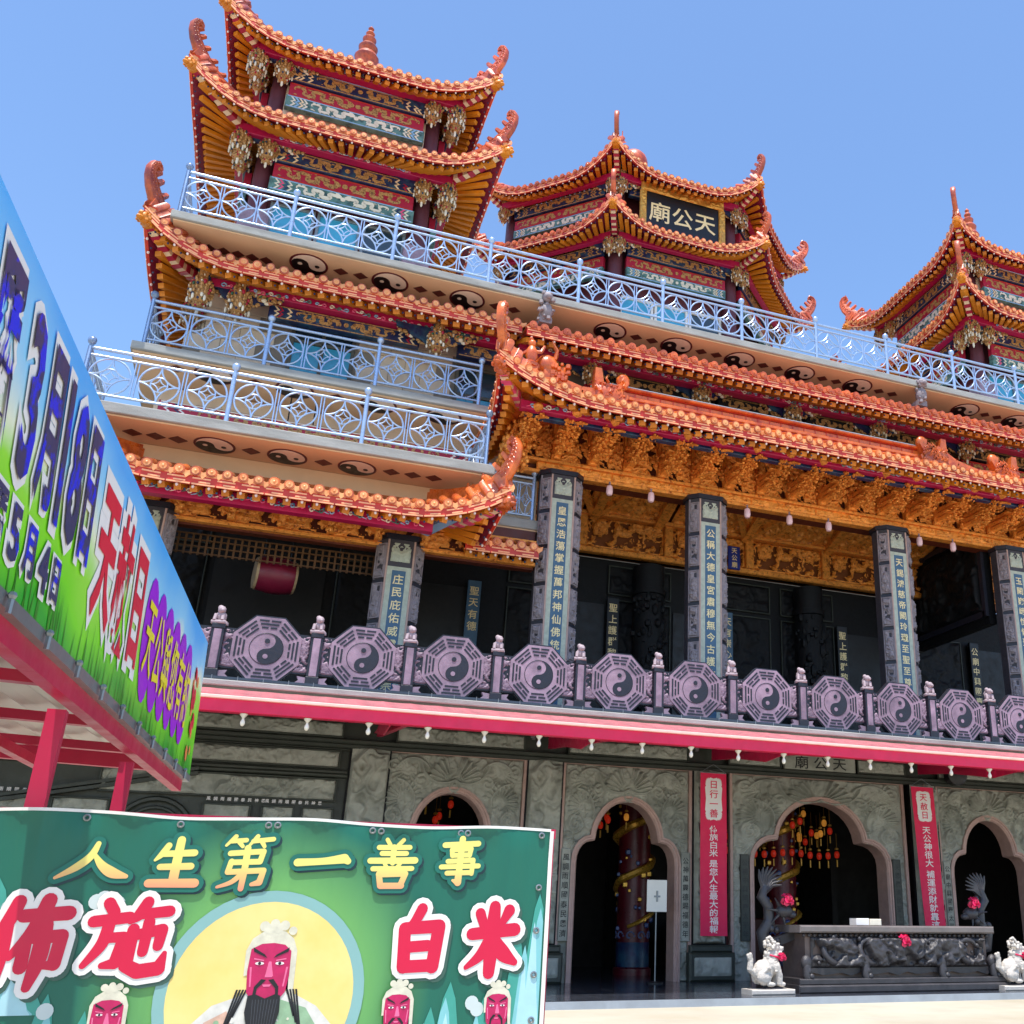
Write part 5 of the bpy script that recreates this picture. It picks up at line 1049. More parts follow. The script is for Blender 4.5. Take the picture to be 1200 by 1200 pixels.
# rectangular stone censer
CE = thing('stone_censer', 'long dark carved stone censer table with dragons before the central door', 'censer', (13.85, 21.5, .14)); dk = M('censer_stone', '#3a3739', .38, 0, .25, 5, .4, 60); dk2 = M('censer_slab', '#6e6663', .4, 0, .15, 4, .2, 40)
ob('plinth', MB().bbox(11.15, 16.6, 20.7, 22.4, .14, .3, .03).bbox(11.2, 16.55, 20.76, 22.35, .3, .42, .02), dk, CE)
ob('basin', MB().box(11.5, 16.25, 21.05, 22.1, .42, 1.3), M('censer_panel', '#6b5a52', .5, 0, .2, 4, .3, 40), CE); ob('top_slab', MB().bbox(11.3, 16.4, 20.86, 22.3, 1.32, 1.47, .03), dk2, CE)
bd = MB()
for x in np.arange(11.45, 16.3, .13): bd.ball((x, 21.0, 1.27), .045, 6)
stuff(ob('bead_row', bd, dk, CE, smooth=60))
link('dragon_relief', npmesh(relief(4.5, .62, .025, .22, lambda X, Z: np.clip(carve(X, Z, 210, 1.9, 4) * 1.2, 0, 1.2), 'pierce'), 'dragon_relief', dk), CE, (11.62, 21.02, .62))
rr = random.Random(31)
for k_, xc in enumerate((12.1, 13.0, 14.65, 15.6)):
    cl = MB()
    pts = [(xc + .27 * math.cos(a) + .02 * a, 20.92 - .04 * math.sin(2 * a), .95 + .24 * math.sin(a)) for a in np.linspace(.5, 6.6, 18)]; cl.tube(pts, [.03 + .045 * math.sin(PI * i / 17) for i in range(18)], 7)
    for i in range(12): cl.ball((xc + rr.uniform(-.35, .35), 20.92, .95 + rr.uniform(-.3, .3)), rr.uniform(.03, .07), 6)
    ob('coiled_dragon', cl, dk, CE, smooth=60)
ap = MB(); ap.prism([(11.5, .62)] + [(11.5 + 4.75 * i / 40, .5 + .035 * math.sin(i * 1.25) * (1 if i % 2 else .4)) for i in range(41)] + [(16.25, .62)], 20.95, 21.02); ob('apron', ap, dk, CE)
for xc in (11.45, 12.9, 14.9, 16.3):
    f = MB(); f.ball((xc, 20.92, .72), .14, 8, None, 1, .8, 1.2); f.ball((xc, 20.88, .56), .11, 8); f.tube([(xc, 20.9, .66), (xc - .05, 20.84, .48), (xc - .02, 20.86, .42)], [.1, .08, .09], 7); f.ball((xc + .06, 20.82, .46), .07, 7); o = ob('lion_foot', f, dk, CE, smooth=60); 
link('rosette', ROSE, CE, (13.9, 20.88, 1.16))
for sg, xc in ((1, 11.05), (-1, 16.45)):
    d = MB(); P = [(-.0, .95), (-.25, 1.0), (-.3, 1.3), (-.12, 1.55), (-.14, 1.85), (-.3, 2.05), (-.22, 2.3)]; q = []
    d.tube([(xc + sg * x, 21.6, z) for x, z in P], [.1, .13, .14, .13, .12, .12, .07], 8)
    for i in range(9): a = -.6 + i * .28; d.tube([(xc + sg * -.22, 21.6, 2.15), (xc + sg * (-.22 + .2 * math.sin(a)), 21.6, 2.3 + .2 * math.cos(a)), (xc + sg * (-.2 + .42 * math.sin(a + .2)), 21.58, 2.32 + .36 * math.cos(a))], [.07, .05, .012], 5)
    d.ball((xc + sg * .2, 21.5, 1.75), .16, 8, None, 1.3, 1, .9); d.ball((xc + sg * .38, 21.48, 1.68), .09, 8, None, 1.3, 1, .8)
    for i in range(7): d.tube([(xc + sg * .15, 21.5, 1.75), (xc + sg * (.1 + .35 * math.cos(i)), 21.45, 1.75 + .3 * math.sin(i))], [.05, .012], 5)
    for i in range(16): d.ball((xc + sg * rr.uniform(-.35, .1), 21.6 + rr.uniform(-.1, .1), rr.uniform(.9, 2.1)), rr.uniform(.05, .09), 6)
    d.beam((xc + sg * -.1, 21.6, 1.1), (xc + sg * .6, 21.6, 1.3), .18, .18); ob('dragon_handle', d, dk, CE, smooth=60); link('rosette', ROSE, CE, (xc + sg * .2, 21.38, 1.98))
tag(ob('offering_box', MB().bbox(12.85, 13.18, 21.1, 21.4, 1.475, 1.62, .01), white), 'small white box on the dark censer top, left of the cream one', 'box'); tag(ob('offering_box', MB().bbox(13.2, 13.5, 21.1, 21.4, 1.475, 1.61, .01), cream_p), 'small cream box on the dark censer top, right of the white one', 'box')
# sign stand
SS = thing('sign_stand', 'white notice board on a thin steel stand in the second doorway', 'sign', (9.42, 24.75, .14)); ob('board', MB().bbox(9.2, 9.72, 24.7, 24.72, 1.72, 2.45, .008), M('board_white', '#e9e6da', .35, 0, .03, 3), SS)
ob('pole', MB().tube([(9.46, 24.75, .16), (9.46, 24.75, 2.2)], .018, 8), alu, SS, smooth=50); ob('base', MB().lathe([(.2, .145), (.2, .165), (.03, .19)], (9.46, 24.75, 0), 16), black, SS); ob('back_clip', MB().box(9.38, 9.54, 24.68, 24.7, 2.05, 2.09).box(9.44, 9.48, 24.675, 24.7, 1.95, 2.2), alu, SS)
# hanging red banners
def hang(x0, x1, z0, z1, y, label, head, body, tw=.0, bx_=.0):
    o = thing('hanging_banner', label, 'banner', ((x0 + x1) / 2, y, z0), 'red vertical banners'); n = 24
    def P(x, z): t = (z1 - z) / (z1 - z0); xc = (x0 + x1) / 2 + bx_ * t; w = 1 - tw * t; return (xc + (x - (x0 + x1) / 2) * w, y + .015 * math.sin(z * 1.7 + x * 2) * t, z)
    mb = MB()
    for i in range(n): a = z0 + (z1 - z0) * i / n; b = z0 + (z1 - z0) * (i + 1) / n; mb.strip([P(x0, a), P((x0 + x1) / 2, a), P(x1, a)], [P(x0, b), P((x0 + x1) / 2, b), P(x1, b)])
    ob('cloth', mb, red_b, o)
    W_ = x1 - x0; xm = (x0 + x1) / 2; hh = .24 * len(head) + .12; zt = z1 - .12
    st = MB(); N = 80; pts = []
    for i in range(N):
        t = 2 * PI * i / N; sx = math.copysign(abs(math.cos(t)) ** .35, math.cos(t)); sz_ = math.copysign(abs(math.sin(t)) ** .25, math.sin(t)); k_ = 1 if i % 2 else .86; pts.append((xm + sx * W_ * .33 * (1 if i % 2 else .9), zt - hh / 2 + sz_ * hh / 2 * (1 if i % 2 else .95)))
    c = P(xm, zt - hh / 2); st.add([(c[0], c[1] - .012, c[2])] + [(lambda q: (q[0], q[1] - .012, q[2]))(P(*p)) for p in pts], [(0, 1 + i, 1 + (i + 1) % N) for i in range(N)]); ob('starburst_label', st, white_ink, o)
    m1 = MB()
    for i, ch in enumerate(head): q = P(xm, zt - .06 - .24 * (i + .5)); put(m1, ch, (q[0], q[1] - .018, q[2]), (1, 0, 0), (0, 0, 1), (0, -1, 0), .22, .012, 0, 1.15)
    ob('lettering', m1, red_b, o); m2 = MB(); z = zt - hh - .12; tot = sum(1 if c != ' ' else .35 for c in body); pit = (z - z0 - .06) / tot
    for ch in body:
        if ch == ' ': z -= pit * .35; continue
        q = P(xm, z - pit / 2); put(m2, ch, (q[0], q[1] - .006, q[2]), (1, 0, 0), (0, 0, 1), (0, -1, 0), min(.29, pit * .98), .012, 0, 1.3); z -= pit
    ob('lettering', m2, white_ink, o)
    a = P(x0, z1); b = P(x1, z1); t = (xm, y, z1 + .22); ob('cord', MB().tube([a, t, b], .008, 5), alu, o); ob('rod', MB().tube([a, b], .012, 6), alu, o)
hang(10.71, 11.45, 1.18, 5.13, 24.95, 'red vertical banner with four characters in its white label left of the central door', '日行一善', '佈施白米 是您人生最大的福報'); hang(17.19, 17.94, 1.3, 5.12, 24.95, 'red vertical banner with three characters in its white label right of the central door', '天赦日', '天公神很大 補運添財就靠這', .1, .12)
# lanterns glowing inside the doors
lan_m = M('lantern_glow', '#c02a14', .5, 0, .2, 3, emit=.14); lan_g = M('lantern_amber', '#e89a3a', .5, 0, .2, 3, emit=.14); lan_t = M('lantern_trim', '#b0852f', .4, .4, .1, 3)
LB = [MB().lathe([(.03, -.1), (.065, -.07), (.08, 0), (.065, .07), (.03, .1)], n=10).mesh('lantern_body', m_, 50) for m_ in (lan_m, lan_g)]; LTt = MB().lathe([(.06, .14), (.06, .18), (.02, .2)], n=8).tube([(0, 0, -.14), (0, 0, -.34)], .025, 5).tube([(0, 0, .2), (0, 0, .6)], .006, 4).mesh('lantern_tassel', lan_t)
rr = random.Random(77); spots = []
for i in range(14): spots.append((12.35 + .3 * i, 27.6, 3.35 + .04 * math.sin(i)))
for i in range(34): spots.append((CX + rr.uniform(-1.7, 1.9), rr.uniform(27, 30), rr.uniform(3.75, 4.75)))
for xd in (8.87, 20.03, 4.43):
    for i in range(8): spots.append((xd + rr.uniform(-.9, .9), rr.uniform(27, 29), rr.uniform(3.9, 4.5)))
for i, (x, y, z) in enumerate(spots):
    where = 'central' if abs(x - CX) < 2.8 else ('leftmost' if x < 6.5 else 'second' if x < 11 else 'right')
    o = thing('lantern', 'small glowing red and amber lantern hanging inside the %s door' % where, 'lantern', (x, y, z - .14), 'lanterns inside the %s door' % where); link('lantern_body', LB[i % 2 if z > 3.8 else 0], o, (x, y, z)); link('lantern_tassel', LTt, o, (x, y, z))
ob('shrine_front', MB().bbox(12.6, 16.6, 31, 31.3, .14, 1.6, .04).bbox(13.6, 14.6, 30.5, 30.9, 1.7, 2.3, .03), M('shrine_rosewood', '#5c2422', .4, 0, .15, 3), T)
# ================================================================ festival signboard on its red canopy
SB = thing('festival_signboard', 'bright green and blue printed signboard with dates on a red steel canopy', 'signboard', (-.6, 5, 0)); d_ = Vector((.07549, .99715, 0)); o_out = Vector((.99715, -.07549, 0)); Pf = Vector((-.393, 7.29, 2.4)); uz_ = Vector((0, 0, 1)) - d_ * .34
def S(s, z, k_=0.): return Pf + d_ * s + uz_ * (z - 2.4) + o_out * k_
pm_ = bpy.data.materials.new('signboard_print'); pm_.use_nodes = True; t_ = pm_.node_tree; b_ = t_.nodes['Principled BSDF']; b_.inputs['Roughness'].default_value = .35
gg = t_.nodes.new('ShaderNodeNewGeometry'); sx_ = t_.nodes.new('ShaderNodeSeparateXYZ'); t_.links.new(gg.outputs['Position'], sx_.inputs[0]); nz = t_.nodes.new('ShaderNodeTexNoise'); nz.inputs['Scale'].default_value = 1.6; t_.links.new(gg.outputs['Position'], nz.inputs['Vector'])
ma = t_.nodes.new('ShaderNodeMath'); ma.operation = 'MULTIPLY_ADD'; t_.links.new(nz.outputs[0], ma.inputs[0]); ma.inputs[1].default_value = .5; t_.links.new(sx_.outputs[2], ma.inputs[2])
mr = t_.nodes.new('ShaderNodeMapRange'); mr.inputs['From Min'].default_value = 2.65; mr.inputs['From Max'].default_value = 3.45; t_.links.new(ma.outputs[0], mr.inputs['Value']); cr = t_.nodes.new('ShaderNodeValToRGB'); t_.links.new(mr.outputs[0], cr.inputs[0]); t_.links.new(cr.outputs[0], b_.inputs['Base Color'])
for i, (p_, c_) in enumerate(((0., '#2fb02c'), (.2, '#82e81c'), (.42, '#a2ee44'), (.55, '#f6f9d8'), (.7, '#9adcff'), (1., '#4ab4ff'))):
    el = cr.color_ramp.elements[i] if i < 2 else cr.color_ramp.elements.new(p_); el.position = p_; el.color = (*lin(c_), 1)
bp = MB(); n = 26
for i in range(n): a = -6.6 + 6.6 * i / n; b = -6.6 + 6.6 * (i + 1) / n; bp.strip([S(a, 2.4), S(a, 2.8), S(a, 3.2)], [S(b, 2.4), S(b, 2.8), S(b, 3.2)])
bp.strip([S(-6.6, 3.2), S(0, 3.2)], [S(-6.6, 3.2, -.03), S(0, 3.2, -.03)]); bp.strip([S(0, 2.4), S(0, 3.2)], [S(0, 2.4, -.03), S(0, 3.2, -.03)]); bp.strip([S(-6.6, 2.4, -.03), S(0, 2.4, -.03)], [S(-6.6, 3.2, -.03), S(0, 3.2, -.03)]); ob('print_panel', bp, pm_, SB)
dkn = M('print_slate', '#3c3d66', .4, 0, .04, 3, col2='#1a2ce0', c2sc=7, c2lo=.5, c2hi=.56); blu = M('print_blue', '#1c2fd0', .4, 0, .04, 3); redp = M('print_red', '#e0203c', .4, 0, .04, 3); yel = M('print_yellow', '#f4e41c', .4, 0, .03, 3); pur = M('print_purple', '#a410d8', .4, 0, .04, 3); grs = M('print_grass', '#3f9a1e', .4, 0, .1, 5)
gr = MB(); rr = random.Random(12)
for i in range(120): s = rr.uniform(-6, -.1); h = rr.uniform(.06, .2); gr.add([S(s, 2.41, .002), S(s + .012, 2.41, .002), S(s + .02 + rr.uniform(-.03, .03), 2.41 + h, .002)], [(0, 1, 2)])
stuff(ob('printed_grass', gr, grs, SB))
big = [('國', -4.85), ('曆', -4.47), ('3', -4.2), ('月', -4.0), ('1', -3.83), ('8', -3.66), ('日', -3.46)]; sml = [('曆', -4.33, .16), ('5', -4.17, .16), ('月', -4.02, .15), ('4', -3.86, .15), ('日', -3.72, .14)]
def letters(lst, z, size, wid, k_, bold, bev, mat, name, hh=None):
    mb = MB()
    for j, it in enumerate(lst):
        ch, s = it[:2]; sz_ = it[2] if len(it) > 2 else size; num = ch in '0123456789'
        put(mb, ch, S(s, z, k_ + .0008 * j), d_, uz_, o_out, sz_ * (1.22 if num else 1), bold, bev, wid * (1.25 if num else 1), .0006)
    ob(name, mb, mat, SB)
letters(big, 2.89, .46, .45, .003, .012, .07, white_ink, 'letter_outline'); letters(big, 2.89, .46, .45, .009, .03, 0, dkn, 'lettering')
bl = MB(); rr = random.Random(9)
letters(sml, 2.55, .15, .85, .003, .03, .085, white_ink, 'letter_outline'); letters(sml, 2.55, .15, .85, .008, .03, 0, dkn, 'lettering')
rd_ = [('天', -3.08), ('赦', -2.74), ('日', -2.4)]; letters(rd_, 2.8, .5, .62, .003, .03, .085, white_ink, 'letter_outline'); letters(rd_, 2.8, .5, .62, .007, .03, 0, redp, 'lettering')
pu = MB(); pc = []
for i in range(6):
    s = -2.02 + .26 * i; pc.append(('天公與您有約'[i], s)); pts = [S(s + .17 * math.cos(a), 2.76 + .27 * math.sin(a), .003 + .0004 * i) for a in np.linspace(0, 2 * PI, 19)[:-1]]; pu.add([S(s, 2.76, .003 + .0004 * i)] + pts, [(0, 1 + j, 1 + (j + 1) % 18) for j in range(18)])
ob('purple_cloud', pu, pur, SB); letters(pc, 2.76, .36, .66, .008, .012, 0, yel, 'lettering')
ln2 = MB(); rr = random.Random(3)
for i in range(16): s = -.3 + rr.uniform(-.1, .1); z = rr.uniform(2.48, 2.95); r = rr.uniform(.025, .05); ln2.add([S(s + r * math.cos(a), z + r * math.sin(a), .003 + .0004 * i) for a in np.linspace(0, 2 * PI, 9)[:-1]], [tuple(range(8))], i % 2)
ob('printed_flowers', ln2, [M('print_orange', '#f08a4a', .4, 0, .05, 3), redp], SB)
def bar(a, b, w, h): return MB().beam(a, b, w, h)
ob('lower_edge_strip', MB().beam(S(-6.6, 2.385, -.02), S(0, 2.385, -.02), .05, .04), alu, SB)
ob('edge_beam', bar(S(-6.6, 2.335, -.05), S(-.1, 2.335, -.05), .05, .07), red_st, SB)
for i, s in enumerate((-3.12, -1.7)):
    p = S(s, 2.25, -.07); ob('post', MB().box(p.x - .03, p.x + .03, p.y - .03, p.y + .03, 0, 2.27), red_st, SB)
for i, y in enumerate((2.6, 3.6, 4.6, 5.6, 6.5, 7.05)):
    x = Pf.x + (y - 7.29) * .0757 - .1; ob('purlin', bar((x, y, 2.44), (x - 4, y, 2.56), .06, .045 if i < 5 else .09), red_st, SB)
for dx in (1.0, 2.6): ob('rafter', bar((-.5 - dx, 1.5, 2.38), (-.15 - dx, 7.1, 2.38), .05, .05), red_st, SB)
sh = MB(); xs = np.linspace(-.15, -5, 90); sh.strip([(x - .9, 1.2, 2.5 - x * .03 + .015 * math.sin(x * 40)) for x in xs], [(x - .42, 7.2, 2.5 - x * .03 + .015 * math.sin(x * 40)) for x in xs]); ob('roof_sheet', sh, M('sheet_white', '#d9d6cc', .5, 0, .06, 2), SB)
cl = MB()
for s in np.arange(-5, 0, .42): q = S(s, 2.395, .02); cl.tube([q + Vector((0, 0, .01)), q + Vector((0, 0, -.05))], .008, 5); cl.ball(q, .013, 6)
stuff(ob('clips', cl, alu, SB))
tp = MB(); n = 10; tp.add([(-2.4, 6.6, 2.2), (-1.0, 6.9, 1.92), (-.9, 6.9, .9), (-2.4, 6.6, .9)], [(0, 1, 2, 3)]); tp.add([(-2.4, 6.62, 2.24), (-.97, 6.92, 1.95), (-.97, 6.92, 1.9), (-2.4, 6.62, 2.19)], [(0, 1, 2, 3)]); tp.xf(Matrix.Identity(4))
tp2 = MB(); tp2.prism([(-2.6, .9), (-.95, .9), (-.95, 1.86), (-2.6, 2.14)], 6.7, 6.74); to = ob('tarpaulin', tp2, M('tarp_white', '#dcd8e6', .5, 0, .05, 2), None); tag(to, 'white tarpaulin sheet under the red canopy behind the green banner', 'tarpaulin')
# ================================================================ green banner in front
GBN = thing('green_banner', 'green printed vinyl banner with gold and red characters on a red frame', 'banner', (-.1, 4, 0)); YB = 4.0
def by(x, z): return YB + .010 * math.exp(-((1.91 - z) / .035) ** 2) * math.sin(x * 21)
def bz(x, z): return z + .006 * math.sin(x * 8.5) * max(0, (z - 1.7) / .2) if z > 1.7 else z
gm = bpy.data.materials.new('green_banner_print'); gm.use_nodes = True; t_ = gm.node_tree; b_ = t_.nodes['Principled BSDF']; b_.inputs['Roughness'].default_value = .42
gg = t_.nodes.new('ShaderNodeNewGeometry'); vm = t_.nodes.new('ShaderNodeVectorMath'); vm.operation = 'DISTANCE'; t_.links.new(gg.outputs['Position'], vm.inputs[0]); vm.inputs[1].default_value = (.125, 4.0, 1.36)
mpw = t_.nodes.new('ShaderNodeMapping'); mpw.inputs['Rotation'].default_value = (0, .5, 0); mpw.inputs['Scale'].default_value = (9, 1, 1.3); t_.links.new(gg.outputs['Position'], mpw.inputs[0]); nw = t_.nodes.new('ShaderNodeTexNoise'); nw.inputs['Scale'].default_value = .9; nw.inputs['Detail'].default_value = 2; t_.links.new(mpw.outputs[0], nw.inputs['Vector']); bw_ = t_.nodes.new('ShaderNodeBump'); bw_.inputs['Strength'].default_value = .5; bw_.inputs['Distance'].default_value = .05; t_.links.new(nw.outputs[0], bw_.inputs['Height']); t_.links.new(bw_.outputs[0], b_.inputs['Normal'])
mr = t_.nodes.new('ShaderNodeMapRange'); mr.inputs['From Min'].default_value = .3; mr.inputs['From Max'].default_value = .62; t_.links.new(vm.outputs['Value'], mr.inputs['Value']); cr = t_.nodes.new('ShaderNodeValToRGB'); t_.links.new(mr.outputs[0], cr.inputs[0]); t_.links.new(cr.outputs[0], b_.inputs['Base Color'])
cr.color_ramp.elements[0].color = (*lin('#6fae5c'), 1); cr.color_ramp.elements[1].color = (*lin('#0f6450'), 1); cr.color_ramp.elements[1].position = .8
BX0, BX1, BZ0, BZ1 = -1.35, 1.085, .12, 1.905
nx, nz_ = 90, 40; mb = MB(); vs = []
for j in range(nz_ + 1):
    for i in range(nx + 1):
        x = BX0 + (BX1 - BX0) * i / nx; z = BZ0 + (BZ1 - BZ0) * j / nz_; vs.append((x, by(x, z), bz(x, z)))
mb.add(vs, [(j * (nx + 1) + i, j * (nx + 1) + i + 1, (j + 1) * (nx + 1) + i + 1, (j + 1) * (nx + 1) + i) for j in range(nz_) for i in range(nx)]); ob('vinyl_sheet', mb, gm, GBN, smooth=60)
ob('white_hem', MB().strip([(x, by(x, BZ1) - .003, bz(x, BZ1) - .004) for x in np.linspace(BX0, BX1, 60)], [(x, by(x, BZ1) - .003, bz(x, BZ1) + .006) for x in np.linspace(BX0, BX1, 60)]).strip([(BX1 - .003, by(BX1, z) - .003, z) for z in np.linspace(BZ0, BZ1, 20)], [(BX1 + .012, by(BX1, z) - .003, z) for z in np.linspace(BZ0, BZ1, 20)]), white, GBN)
fr = MB(); fr.box(BX0 - .1, BX1 + .03, 4.03, 4.06, 1.88, 1.915); fr.box(BX1 - .005, BX1 + .025, 4.031, 4.061, 0, 1.888); fr.box(BX0 - .1, BX0 - .07, 4.031, 4.061, 0, 1.888); fr.box(-.2, -.17, 4.031, 4.061, 0, 1.888); ob('steel_frame', fr, red_st, GBN)
ey = MB()
for x in (-1.1, -.78, -.5, -.215, .065, .095, .42, .45, .74, .765, 1.05): ey.tube([(x + .009 * math.cos(a), by(x, 1.885) - .006, bz(x, 1.885) + .009 * math.sin(a)) for a in np.linspace(0, 2 * PI, 11)[:-1]], .004, 5, True)
for z in (1.7, 1.55, 1.4, 1.25): ey.tube([(1.05 + .009 * math.cos(a), by(1.05, z) - .006, z + .009 * math.sin(a)) for a in np.linspace(0, 2 * PI, 11)[:-1]], .004, 5, True)
stuff(ob('eyelets', ey, alu, GBN, smooth=60))
def lay(mb, pts, k_):                                             # a flat printed patch that follows the vinyl
    cx = sum(p[0] for p in pts) / len(pts); cz = sum(p[1] for p in pts) / len(pts); f = lambda x, z: (x, by(x, z) - .0035 - k_ * .0006, bz(x, z))
    mb.add([f(cx, cz)] + [f(*p) for p in pts], [(0, 1 + i, 1 + (i + 1) % len(pts)) for i in range(len(pts))])
def poly(mb, pts, k_):
    f = lambda x, z: (x, by(x, z) - .0035 - k_ * .0006, bz(x, z)); mb.add([f(*p) for p in pts], [tuple(range(len(pts)))])
def cat(P, n=7):
    P = [P[0]] + list(P) + [P[-1]]; out = []
    for i in range(1, len(P) - 2):
        for j in range(n):
            t = j / n; out.append(tuple(.5 * (2 * P[i][k] + (P[i + 1][k] - P[i - 1][k]) * t + (2 * P[i - 1][k] - 5 * P[i][k] + 4 * P[i + 1][k] - P[i + 2][k]) * t * t + (3 * P[i][k] - P[i - 1][k] - 3 * P[i + 1][k] + P[i + 2][k]) * t ** 3) for k in range(3)))
    out.append(P[-2]); return out
def brush(mb, strokes, x0, z0, w, h, k_, grow=0., dx=0., dz=0., wk=1.42):
    f = lambda x, z, q: (x, by(x, z) - .0035 - k_ * .0006 - q, bz(x, z))
    parts_ = []
    for st in strokes:                                   # break a stroke at its sharp corners
        cur = [st[0]]
        for i in range(1, len(st)):
            cur.append(st[i])
            if i < len(st) - 1:
                u = Vector((st[i][0] - st[i - 1][0], st[i][1] - st[i - 1][1])); v = Vector((st[i + 1][0] - st[i][0], st[i + 1][1] - st[i][1]))
                if u.angle(v, 0) > .6: parts_.append(cur); cur = [st[i]]
        parts_.append(cur)
    for si, st in enumerate(parts_):
        P = cat([(x0 + x * w + dx, z0 + z * h + dz, ww * h * wk * .62 + grow) for x, z, ww in st]); L_ = []; R_ = []; q = si * .00008
        for i, (x, z, ww) in enumerate(P):
            a = P[min(i + 1, len(P) - 1)]; b = P[max(i - 1, 0)]; d = Vector((a[0] - b[0], a[1] - b[1]))
            if d.length < 1e-7: d = Vector((1, 0))
            d.normalize(); L_.append((x - d.y * ww, z + d.x * ww)); R_.append((x + d.y * ww, z - d.x * ww))
        def cap(c, d, r): a0 = math.atan2(d.y, d.x); return [(c[0] + r * math.cos(a0 - PI / 2 + PI * i / 6), c[1] + r * math.sin(a0 - PI / 2 + PI * i / 6)) for i in range(7)]
        mb.strip([f(x, z, q) for x, z in L_], [f(x, z, q) for x, z in R_])
        for c, o2, sgn in ((P[0], P[1], -1), (P[-1], P[-2], -1)):
            d = Vector((o2[0] - c[0], o2[1] - c[1])).normalized() * sgn; cp = cap(c, d, c[2]); mb.add([f(x, z, q + .00003) for x, z in cp], [tuple(range(len(cp)))])
CH = {
 '人': [[(.52, .92, .07), (.45, .62, .1), (.28, .35, .1), (.03, .1, .04)], [(.5, .66, .05), (.62, .42, .11), (.78, .25, .14), (.98, .17, .06)]],
 '生': [[(.32, .85, .07), (.22, .68, .07), (.1, .55, .03)], [(.25, .68, .07), (.85, .72, .08)], [(.22, .42, .07), (.82, .45, .08)], [(.05, .1, .09), (.95, .12, .1)], [(.55, .97, .09), (.53, .5, .1), (.52, .14, .1)]],
 '第': [[(.25, .97, .05), (.1, .8, .03)], [(.18, .88, .05), (.45, .9, .05)], [(.33, .86, .05), (.4, .78, .04)], [(.65, .97, .05), (.52, .8, .03)], [(.58, .88, .05), (.95, .92, .05)], [(.75, .86, .05), (.8, .78, .04)], [(.2, .65, .06), (.8, .69, .06), (.76, .5, .06)], [(.24, .48, .06), (.76, .5, .06)], [(.24, .5, .06), (.2, .3, .06)], [(.2, .3, .06), (.85, .34, .06), (.8, .12, .07), (.66, .08, .04)], [(.5, .75, .07), (.5, .4, .07), (.48, .0, .06)], [(.48, .3, .06), (.3, .12, .05), (.05, .02, .03)]],
 '一': [[(.03, .42, .11), (.5, .47, .1), (.9, .56, .14), (.97, .5, .1)]],
 '善': [[(.35, .98, .05), (.42, .87, .05)], [(.68, .99, .05), (.58, .87, .05)], [(.2, .81, .06), (.82, .84, .06)], [(.27, .69, .06), (.76, .71, .06)], [(.5, .83, .07), (.5, .5, .06)], [(.05, .53, .07), (.95, .57, .08)], [(.33, .5, .04), (.38, .42, .05)], [(.66, .5, .04), (.6, .42, .05)], [(.12, .37, .06), (.9, .4, .06)], [(.25, .27, .07), (.3, .03, .07)], [(.25, .26, .07), (.78, .29, .07), (.7, .05, .07)], [(.3, .03, .07), (.72, .04, .07)]],
 '事': [[(.1, .85, .07), (.92, .88, .07)], [(.28, .75, .06), (.3, .62, .06)], [(.28, .75, .06), (.75, .77, .06), (.72, .63, .06)], [(.3, .63, .06), (.72, .64, .06)], [(.2, .5, .06), (.82, .53, .06), (.8, .25, .06)], [(.05, .38, .06), (.96, .41, .06)], [(.2, .25, .06), (.8, .27, .06)], [(.52, .98, .08), (.5, .5, .08), (.48, .06, .09), (.35, .1, .03)]],
 '佈': [[(.28, .95, .09), (.18, .7, .09), (.02, .5, .04)], [(.18, .68, .09), (.18, .35, .1), (.16, .05, .08)], [(.38, .78, .09), (.98, .82, .1)], [(.68, .97, .1), (.55, .6, .1), (.3, .3, .05)], [(.48, .52, .08), (.48, .18, .09)], [(.48, .52, .08), (.95, .55, .09), (.92, .22, .09), (.8, .2, .05)], [(.7, .68, .1), (.7, .3, .11), (.62, -.05, .06)]],
 '施': [[(.2, .95, .09), (.28, .83, .09)], [(.05, .7, .09), (.48, .76, .09)], [(.25, .7, .09), (.2, .4, .09), (.02, .12, .05)], [(.22, .48, .08), (.45, .5, .08), (.4, .15, .09), (.25, .12, .05)], [(.68, .97, .09), (.6, .8, .09), (.5, .7, .04)], [(.6, .8, .08), (.97, .85, .09)], [(.5, .5, .08), (.92, .6, .09), (.9, .38, .08)], [(.56, .6, .09), (.54, .12, .1), (.7, .04, .11), (.95, .08, .11), (1, .28, .04)], [(.74, .7, .09), (.72, .3, .08)]],
 '白': [[(.5, .97, .1), (.4, .8, .09), (.28, .7, .05)], [(.2, .66, .11), (.24, .08, .12)], [(.2, .66, .11), (.85, .7, .12), (.78, .08, .12)], [(.35, .38, .1), (.66, .4, .1)], [(.24, .08, .11), (.76, .1, .11)]],
 '米': [[(.25, .85, .09), (.33, .68, .08)], [(.8, .9, .1), (.68, .72, .06)], [(.12, .55, .1), (.92, .62, .11)], [(.52, .95, .1), (.5, .5, .13), (.48, .0, .1)], [(.47, .5, .1), (.3, .25, .09), (.05, .08, .04)], [(.52, .5, .09), (.72, .28, .13), (.95, .15, .06)]]}
gsh = M('print_shadow', '#12343a', .45, 0, .05, 3); gout = M('print_outline_green', '#136b5c', .45, 0, .05, 3); gsh2 = M('print_shadow_grey', '#3b5c50', .45, 0, .05, 3); rose = M('print_crimson', '#d4043e', .42, 0, .04, 3)
ym = bpy.data.materials.new('print_gold_gradient'); ym.use_nodes = True; t_ = ym.node_tree; b_ = t_.nodes['Principled BSDF']; b_.inputs['Roughness'].default_value = .42; gg = t_.nodes.new('ShaderNodeNewGeometry'); sx_ = t_.nodes.new('ShaderNodeSeparateXYZ'); t_.links.new(gg.outputs['Position'], sx_.inputs[0])
